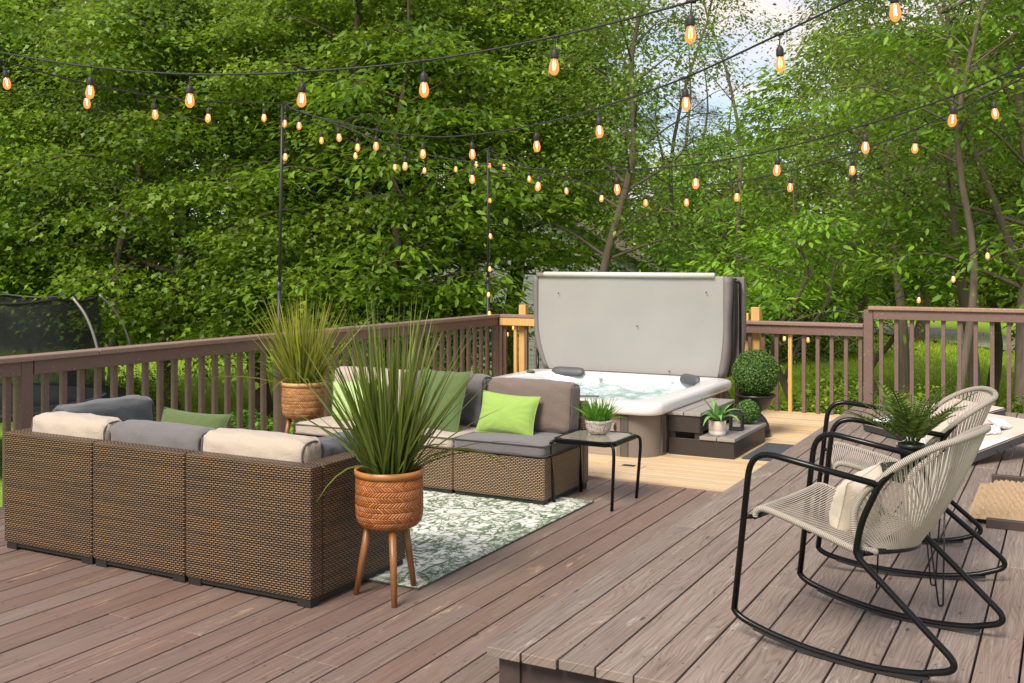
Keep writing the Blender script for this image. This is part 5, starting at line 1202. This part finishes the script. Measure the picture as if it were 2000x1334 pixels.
# --- right side
for a in [
 ('fineA','tall leaning pale barked tree over the tub cover',1120,16.5,TH,1.0),
 ('slim','slim bare stemmed tree leaning right behind the tub cover',1290,19,TH+3.1,.9),
 ('slim','tall thin tree reaching into the sky gap',1468,26,.6,1.15),
 ('pine','dark pine at the left of the sky gap',1375,34,.0,.85),
 ('pine','browner pine left of the pale sky gap, farther back',1290,40,2.0,.9),
 ('pine','thin pine below the right end of the sky gap',1610,42,4.0,.80),
 ('understory','small forked tree with bright leaves behind the low railing',1548,13.6,.7,.95),
 ('understory','small bright leaved tree beside the tub cover',1400,18.0,2.4,.95),
 ('fineB','fine leaved tree whose crown fills the upper right corner',1890,14.5,TH+2.6,1.0),
 ('forked','forked broad leaved tree at the right edge',2010,12.9,1.2,.95),
 ('slim','slim stem standing just behind the taller railing',1852,12.4,3.0,.85),
 ('fineB','lighter fine leaved tree at the top right behind the leaning stem',1765,19.0,2.0,1.12),
 ('broadA','broad leaved tree right of the pale gap in the woods',1930,21,5.0,1.12),
 ('fineB','fine leaved tree outside the top right corner',2080,18,4.0,1.1),
 ('broadA','tall broad leaved tree at the top, just right of the sky gap',1690,24,3.3,1.28),
 ('understory','low branching tree beyond the lawn on the right',1730,22,4.4,1.1),
 ('pine','sparse pine behind the left half of the tub cover, beside the house roof',1215,30,1.9,.92),
 ('pine','sparse pine behind the right end of the tub cover',1345,31,.4,.85),
 ('broadA','bright broad leaved tree behind the middle of the low railing',1430,30,3.9,1.02),
 ('broadA','bright broad leaved tree between the low railing and the road',1560,33,1.2,1.1),
 ('mapleB','tall maple beyond the road at the right',1790,38,.7,1.25),
 ('mapleA','maple outside the right edge of the railing',2330,17.0,2.0,1.0)]:
    tree(*a,group=None)
# bushes beyond the low railing and at the lawn edge
for i,(u,d,s_,lab) in enumerate([(1470,30,1.7,'rounded dark bush behind the tall lumber post'),(1560,31,1.8,'dense bush behind the small forked tree'),(1650,32,1.7,'bush left of the taller railing post, beyond the lawn'),(1395,29,1.7,'bush hidden partly by the tub cover'),(255,17,.7,'low bush right of the trampoline poles')]):
    tree('bushA',lab,u,d,i*1.3,s_,'bushes beyond the railing',cat='bush',name='bush')

# undergrowth below the railings: leafy ground cover (stuff)
def cover(name,label,region,N,L,mat,h,seed):
    rg=np.random.default_rng(seed); P=[]
    (u0,u1,d0,d1)=region
    u=rg.uniform(u0,u1,N); d=rg.uniform(d0,d1,N); xc=(u-1000)/FPX*d
    x=xc*math.cos(TH)-d*math.sin(TH); y=xc*math.sin(TH)+d*math.cos(TH)
    hh=h*(.72+.28*np.sin(x*2.3+np.sin(y*1.3)*2)*np.cos(y*2.9+1))
    z=GZ+np.maximum(.05,hh)*rg.uniform(.35,1.0,N)
    C=np.stack([x,y,z],1); nr=np.stack([np.zeros(N),np.zeros(N),np.ones(N)],1)+rg.normal(0,.5,(N,3))
    tint=np.clip(.35+.35*np.sin(x*3)*np.cos(y*4)+rg.normal(0,.25,N),0,1)
    V,F,tn=leaves(C,nr,L*rg.uniform(.6,1.3,N),.6,rg,.2,tint)
    o=np_mesh(name,V,F,tn,mat); tag(o,label,None,None,'stuff'); return o
cover('undergrowth','leafy undergrowth below the right railings',(1440,2300,11.9,13.5),52000,.065,M['leaf_g'],1.5,51)
cover('undergrowth','leafy undergrowth below the left railing',(215,600,12.3,13.4),15000,.07,M['leaf_g'],1.12,52)
# lawn grass blades (stuff)
def lawn_blades(N,seed):
    rg=np.random.default_rng(seed); parts=[]
    for (u0,u1,d0,d1,k) in ((1400,2150,15,40,.6),(60,620,8,34,.4)):
        n=int(N*k); u=rg.uniform(u0,u1,n); d=1/rg.uniform(1/d1,1/d0,n); xc=(u-1000)/FPX*d
        parts.append(np.stack([xc*math.cos(TH)-d*math.sin(TH),xc*math.sin(TH)+d*math.cos(TH),np.full(n,GZ),d],1))
    P=np.concatenate(parts); n=len(P); az=rg.uniform(0,6.28,n); h=rg.uniform(.05,.12,n)*(P[:,3]/18)**.6; w=.012*(P[:,3]/14)
    s_=np.stack([np.cos(az),np.sin(az),0*az],1)*w[:,None]; t_=np.stack([rg.normal(0,.35,n)*h,rg.normal(0,.35,n)*h,h],1); b=P[:,:3]
    V=np.stack([b-s_,b+s_,b+t_],1).reshape(-1,3); F=np.arange(3*n).reshape(-1,3); tn=np.repeat(np.clip(.5+.3*np.sin(P[:,0]*1.1)*np.sin(P[:,1]*.9)+rg.normal(0,.25,n),0,1),3)
    tag(np_mesh('grass',V,F,tn,M['lawn_blade']),'grass blades of the lawn',None,None,'stuff')
lawn_blades(70000,61)
# far woodland (stuff): many rough crowns and stems beyond
def woodland():
    rg=np.random.default_rng(71); Cs=[];Tn=[];Lx=[]; tb=MB()
    for k in range(150):
        u=rg.uniform(-500,2600); d=rg.uniform(50,70)
        top=9.5+.10*d
        if u<1130: d=rg.uniform(34,48); top=15
        if 1130<=u<1660: d=rg.uniform(50,70); top=(6+rg.uniform(0,4.5))
        if 1590<u<1720: top=4.5
        p=cw(u,d); R=rg.uniform(2.0,3.6); n=int(2300 if u<1130 else 1500)
        nc=26; cz=rg.uniform(.6,top,nc); ca=rg.uniform(0,6.28,nc); cr_=R*np.sqrt(rg.uniform(0,1,nc)); 
        i=rg.integers(0,nc,n); q=np.stack([p.x+cr_[i]*np.cos(ca[i]),p.y+cr_[i]*np.sin(ca[i]),GZ+cz[i]],1)+rg.normal(0,1,(n,3))*np.array([.75,.75,.30])
        Cs.append(q); Tn.append(np.clip(rg.uniform(.2,.8)+.5*(rg.uniform(0,1,nc)[i]-.5)+rg.normal(0,.12,n),0,1)); Lx.append(np.full(n,.0062*d))
        tb.tube([(p.x,p.y,GZ-.1),(p.x+rg.normal(0,.4),p.y+rg.normal(0,.4),GZ+top*.5),(p.x+rg.normal(0,.8),p.y+rg.normal(0,.8),GZ+top)],[.18,.11,.03],6,cap=False)
    C=np.concatenate(Cs); n=len(C); nr=np.stack([np.zeros(n),np.zeros(n),np.ones(n)],1)+rg.normal(0,.5,(n,3))
    V,F,tn=leaves(C,nr,np.concatenate(Lx)*rg.uniform(.7,1.3,n),.7,rg,.2,np.concatenate(Tn))
    o=np_mesh('woodland',V,F,tn,M['leaf_a']); tag(o,'far off woodland closing the view',None,None,'stuff')
    t_=tb.build('woodland_stems',M['bark'],o,True); t_['kind']='stuff'
woodland()
